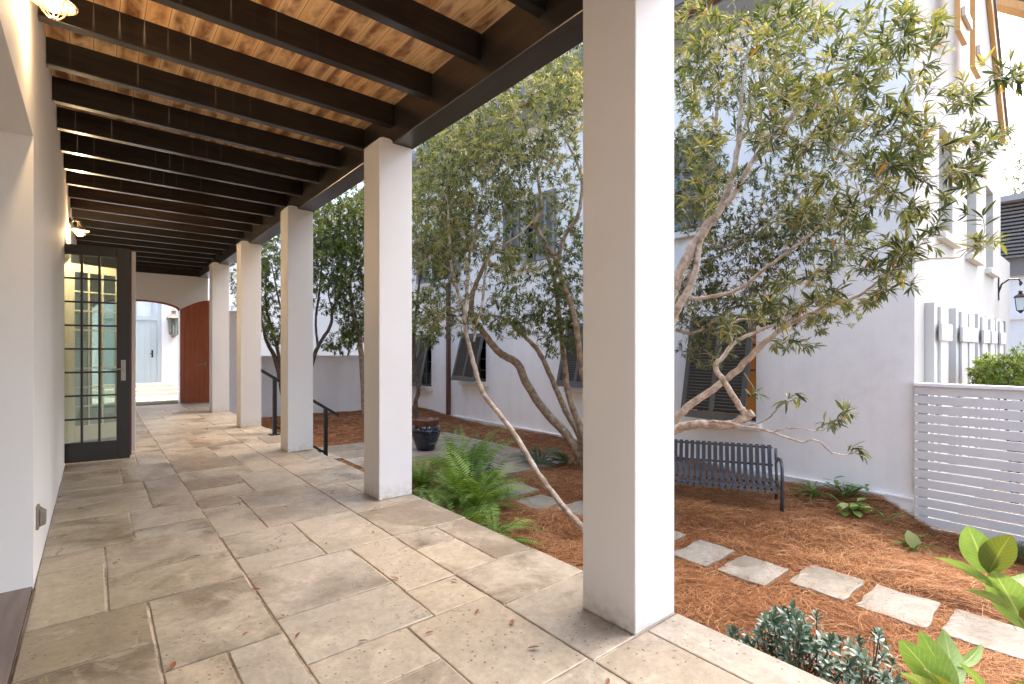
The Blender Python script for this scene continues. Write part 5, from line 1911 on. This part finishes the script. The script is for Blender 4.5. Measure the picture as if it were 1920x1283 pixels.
# low leathery shrub at the porch corner
t = thing("low_shrub", (2.7, 1.0, GZ), "low sprawling shrub with leathery blue-green leaves at the porch edge", "shrub")
m = MB()
Bs, Ds, Ns, Ls, Ts = [], [], [], [], []
ctrs = []
for k in range(88):
    u = rng.uniform(-1, 1)
    px = 1545 + 120 * u + rng.normal(0, 14)
    py = 1225 + 62 * u + rng.normal(0, 34)
    if py > 1300 or py < 1140 or (px > 1560 and py < 1180) or (px < 1440 and py < 1160):
        continue
    ctrs.append(W(px, py, 2.42 + rng.uniform(-.18, .22) + (1283 - py) / 900))
for (px, py) in ((1368, 1186), (1375, 1180), (1398, 1205), (1408, 1212), (1440, 1160), (1452, 1150), (1462, 1165), (1640, 1185), (1650, 1200), (1660, 1215), (1420, 1200), (1432, 1216), (1690, 1262), (1480, 1158), (1500, 1165), (1470, 1190)):
    ctrs.append(W(px, py, 2.62))
roots = [W(1500, 1270, 2.62), W(1560, 1275, 2.62), W(1620, 1300, 2.55), W(1440, 1235, 2.72)]
for q in roots:
    q[2] = GZ - .03
for c in ctrs:
    c = np.array(c)
    c[2] = max(c[2], GZ + .04)
    q = roots[int(np.argmin([np.linalg.norm(c - w) for w in roots]))]
    mid = (c + q) / 2 + rng.normal(0, .03, 3)
    m.tube([q, mid, c], [.005, .004, .0025], 5, False)
    ax = unit(c - mid + np.array([0, 0, .08]))
    k = 11
    phi = np.arange(k) * 2.4 + rng.uniform(0, 6)
    h = unit(np.cross(ax, [0.3, 0.2, 1.0]))
    g_ = np.cross(ax, h)
    sp = np.linspace(.35, 1.35, k)
    d = ax * np.cos(sp)[:, None] + (h * np.cos(phi)[:, None] + g_ * np.sin(phi)[:, None]) * np.sin(sp)[:, None]
    Bs.append(c - ax * np.linspace(0, .05, k)[:, None])
    Ds.append(d)
    Ns.append(unit(ax + rng.normal(0, .2, (k, 3))))
    Ls.append(.042 * rng.uniform(.7, 1.25, k))
    Ts.append(np.clip(rng.normal(.55, .25) + rng.normal(0, .18, k), 0, 1))
B_, D_, N_, L_, T_ = map(np.concatenate, (Bs, Ds, Ns, Ls, Ts))
V, F, fp = leaves(B_, D_, N_, L_, L_ * .45, .18, .3, 0)
m.build("stems", M['barkdark'], t)
npmesh("leaves", V, F, np.repeat(T_, fp), M['leafblue'], t)


# broad-leaved plants close to the camera
def bigleaf(name, label, root, stems, lv):
    """lv: (base px,py,d, tip px,py,d, width m, roll, material key)"""
    t = thing(name, tuple(root), label, "plant", "broad leaved shoots by the porch corner")
    m = MB()
    for s in stems:
        sp, sr = smoothpts([np.array(root)] + [W(*q) for q in s], [.010] + [.007] * len(s), 6)
        m.tube(sp, sr, 7)
    m.build("stem", M['blade'], t, smooth=True)
    for (bx, by, bd, tx, ty, td, w, roll, mk) in lv:
        b, e_ = W(bx, by, bd), W(tx, ty, td)
        ax = e_ - b
        L = np.linalg.norm(ax)
        ax = ax / L
        view = unit(b - np.array([0, 0, EYE]))
        s0 = unit(np.cross(ax, view))
        n0 = np.cross(s0, ax)
        s = s0 * math.cos(roll) + n0 * math.sin(roll)
        nn_ = np.cross(s, ax)
        K = 15
        vv = []
        mm = MB()
        for i in range(K):
            tt = i / (K - 1)
            wv = w * (math.sin(math.pi * tt ** .8) ** .75 * .98 + .02) * .5
            c = b + ax * L * tt + nn_ * (.10 * L * (tt - tt * tt) * 2 - .02)
            for q in (-1, -.5, 0, .5, 1):
                rp = .012 * w * math.sin(i * 2.1 + abs(q) * 2) * abs(q)
                vv.append(c + s * wv * q + nn_ * (.22 * wv * abs(q) + rp))
        ff = []
        for i in range(K - 1):
            for q in range(4):
                o = 5 * i + q
                ff.append((o, o + 1, o + 6, o + 5))
        mm.quadmesh(vv, ff, random.random())
        lo = mm.build("leaf", M[mk], t, smooth=True)
        a1 = lo.data.attributes.new("across", 'FLOAT', 'POINT')
        a1.data.foreach_set("value", np.tile(np.array([-1, -.5, 0, .5, 1], np.float32), K))
        a2 = lo.data.attributes.new("along", 'FLOAT', 'POINT')
        a2.data.foreach_set("value", np.repeat(np.linspace(0, 1, K).astype(np.float32), 5))
    return t


bigleaf("broadleaf_shoot", "upright shoot with broad light green leaves at the right edge", (2.62, .16, GZ), [[(1990, 1260, 1.75), (1935, 1170, 1.68), (1880, 1100, 1.62), (1852, 1068, 1.6)]],
        [(1852, 1070, 1.60, 1815, 982, 1.62, .095, .2, 'leafbig'), (1852, 1068, 1.60, 1894, 996, 1.54, .085, -.3, 'leafolivebig'), (1858, 1090, 1.61, 1746, 1032, 1.50, .040, .9, 'leafbig'),
         (1884, 1128, 1.63, 1797, 1094, 1.52, .038, .9, 'leafbig'), (1922, 1172, 1.66, 1858, 1060, 1.56, .105, .1, 'leafbig'), (1880, 1100, 1.62, 1945, 1080, 1.75, .07, .9, 'leafbig'), (1920, 1165, 1.66, 1935, 1120, 1.55, .04, -.4, 'yellowleaf')])
bigleaf("broadleaf_shoot", "rosette of pointed light green leaves at the bottom right corner", (2.42, .42, GZ), [[(1800, 1330, 1.85), (1790, 1300, 1.82)]],
        [(1775, 1300, 1.82, 1684, 1190, 1.78, .105, .3, 'leafbig'), (1790, 1300, 1.80, 1724, 1178, 1.86, .085, .2, 'leafbig'), (1792, 1290, 1.82, 1768, 1184, 1.95, .085, -.2, 'leafbig'),
         (1770, 1320, 1.80, 1688, 1248, 1.66, .085, .8, 'leafbig'), (1795, 1310, 1.80, 1738, 1246, 1.62, .075, 1.1, 'leafolivebig'), (1852, 1290, 1.82, 1798, 1232, 1.78, .035, .7, 'leafbig'), (1800, 1260, 1.85, 1844, 1217, 1.92, .05, .7, 'leafbig'), (1945, 1290, 1.8, 1883, 1262, 1.75, .018, .8, 'yellowleaf')])

# ------------------------------------------------------------------ fallen leaves on the porch
spots = [(222, 1052), (741, 1087), (852, 1091), (895, 1149), (1000, 1219), (558, 1194), (530, 1157), (480, 1108), (612, 1021), (527, 1016), (536, 952), (495, 885), (380, 870), (300, 950), (460, 1192), (1140, 1281), (681, 1205), (805, 1190), (960, 1170), (325, 1252), (370, 1045), (700, 1000)]
lf0 = None
for k, (px, py) in enumerate(spots):
    d = EYE * FPX / (py - HOR)
    p = W(px, py, d)
    if lf0 is None:
        b = np.array([[-.025, 0, .004]])
        V, F, fp = leaves(b, np.array([[1.0, 0, .06]]), np.array([[0, .2, 1.0]]), np.array([.05]), np.array([.017]), .22, .06, 0)
        lf0 = npmesh("fallen_leaf", V, F, np.full(fp, .3), M['deadleaf'])
        o = lf0
    else:
        o = lf0.copy()
        col.objects.link(o)
    o.location = (p[0], p[1], .004)
    o.rotation_euler = (random.uniform(-.2, .2), 0, random.uniform(0, 6.28))
    q = random.uniform(.6, 1.15)
    o.scale = (q, q, q * random.uniform(.8, 1.3))
    tag(o, "small dry brown leaf lying on the pale stone porch floor", "fallen leaf", "dry leaves fallen on the porch floor")
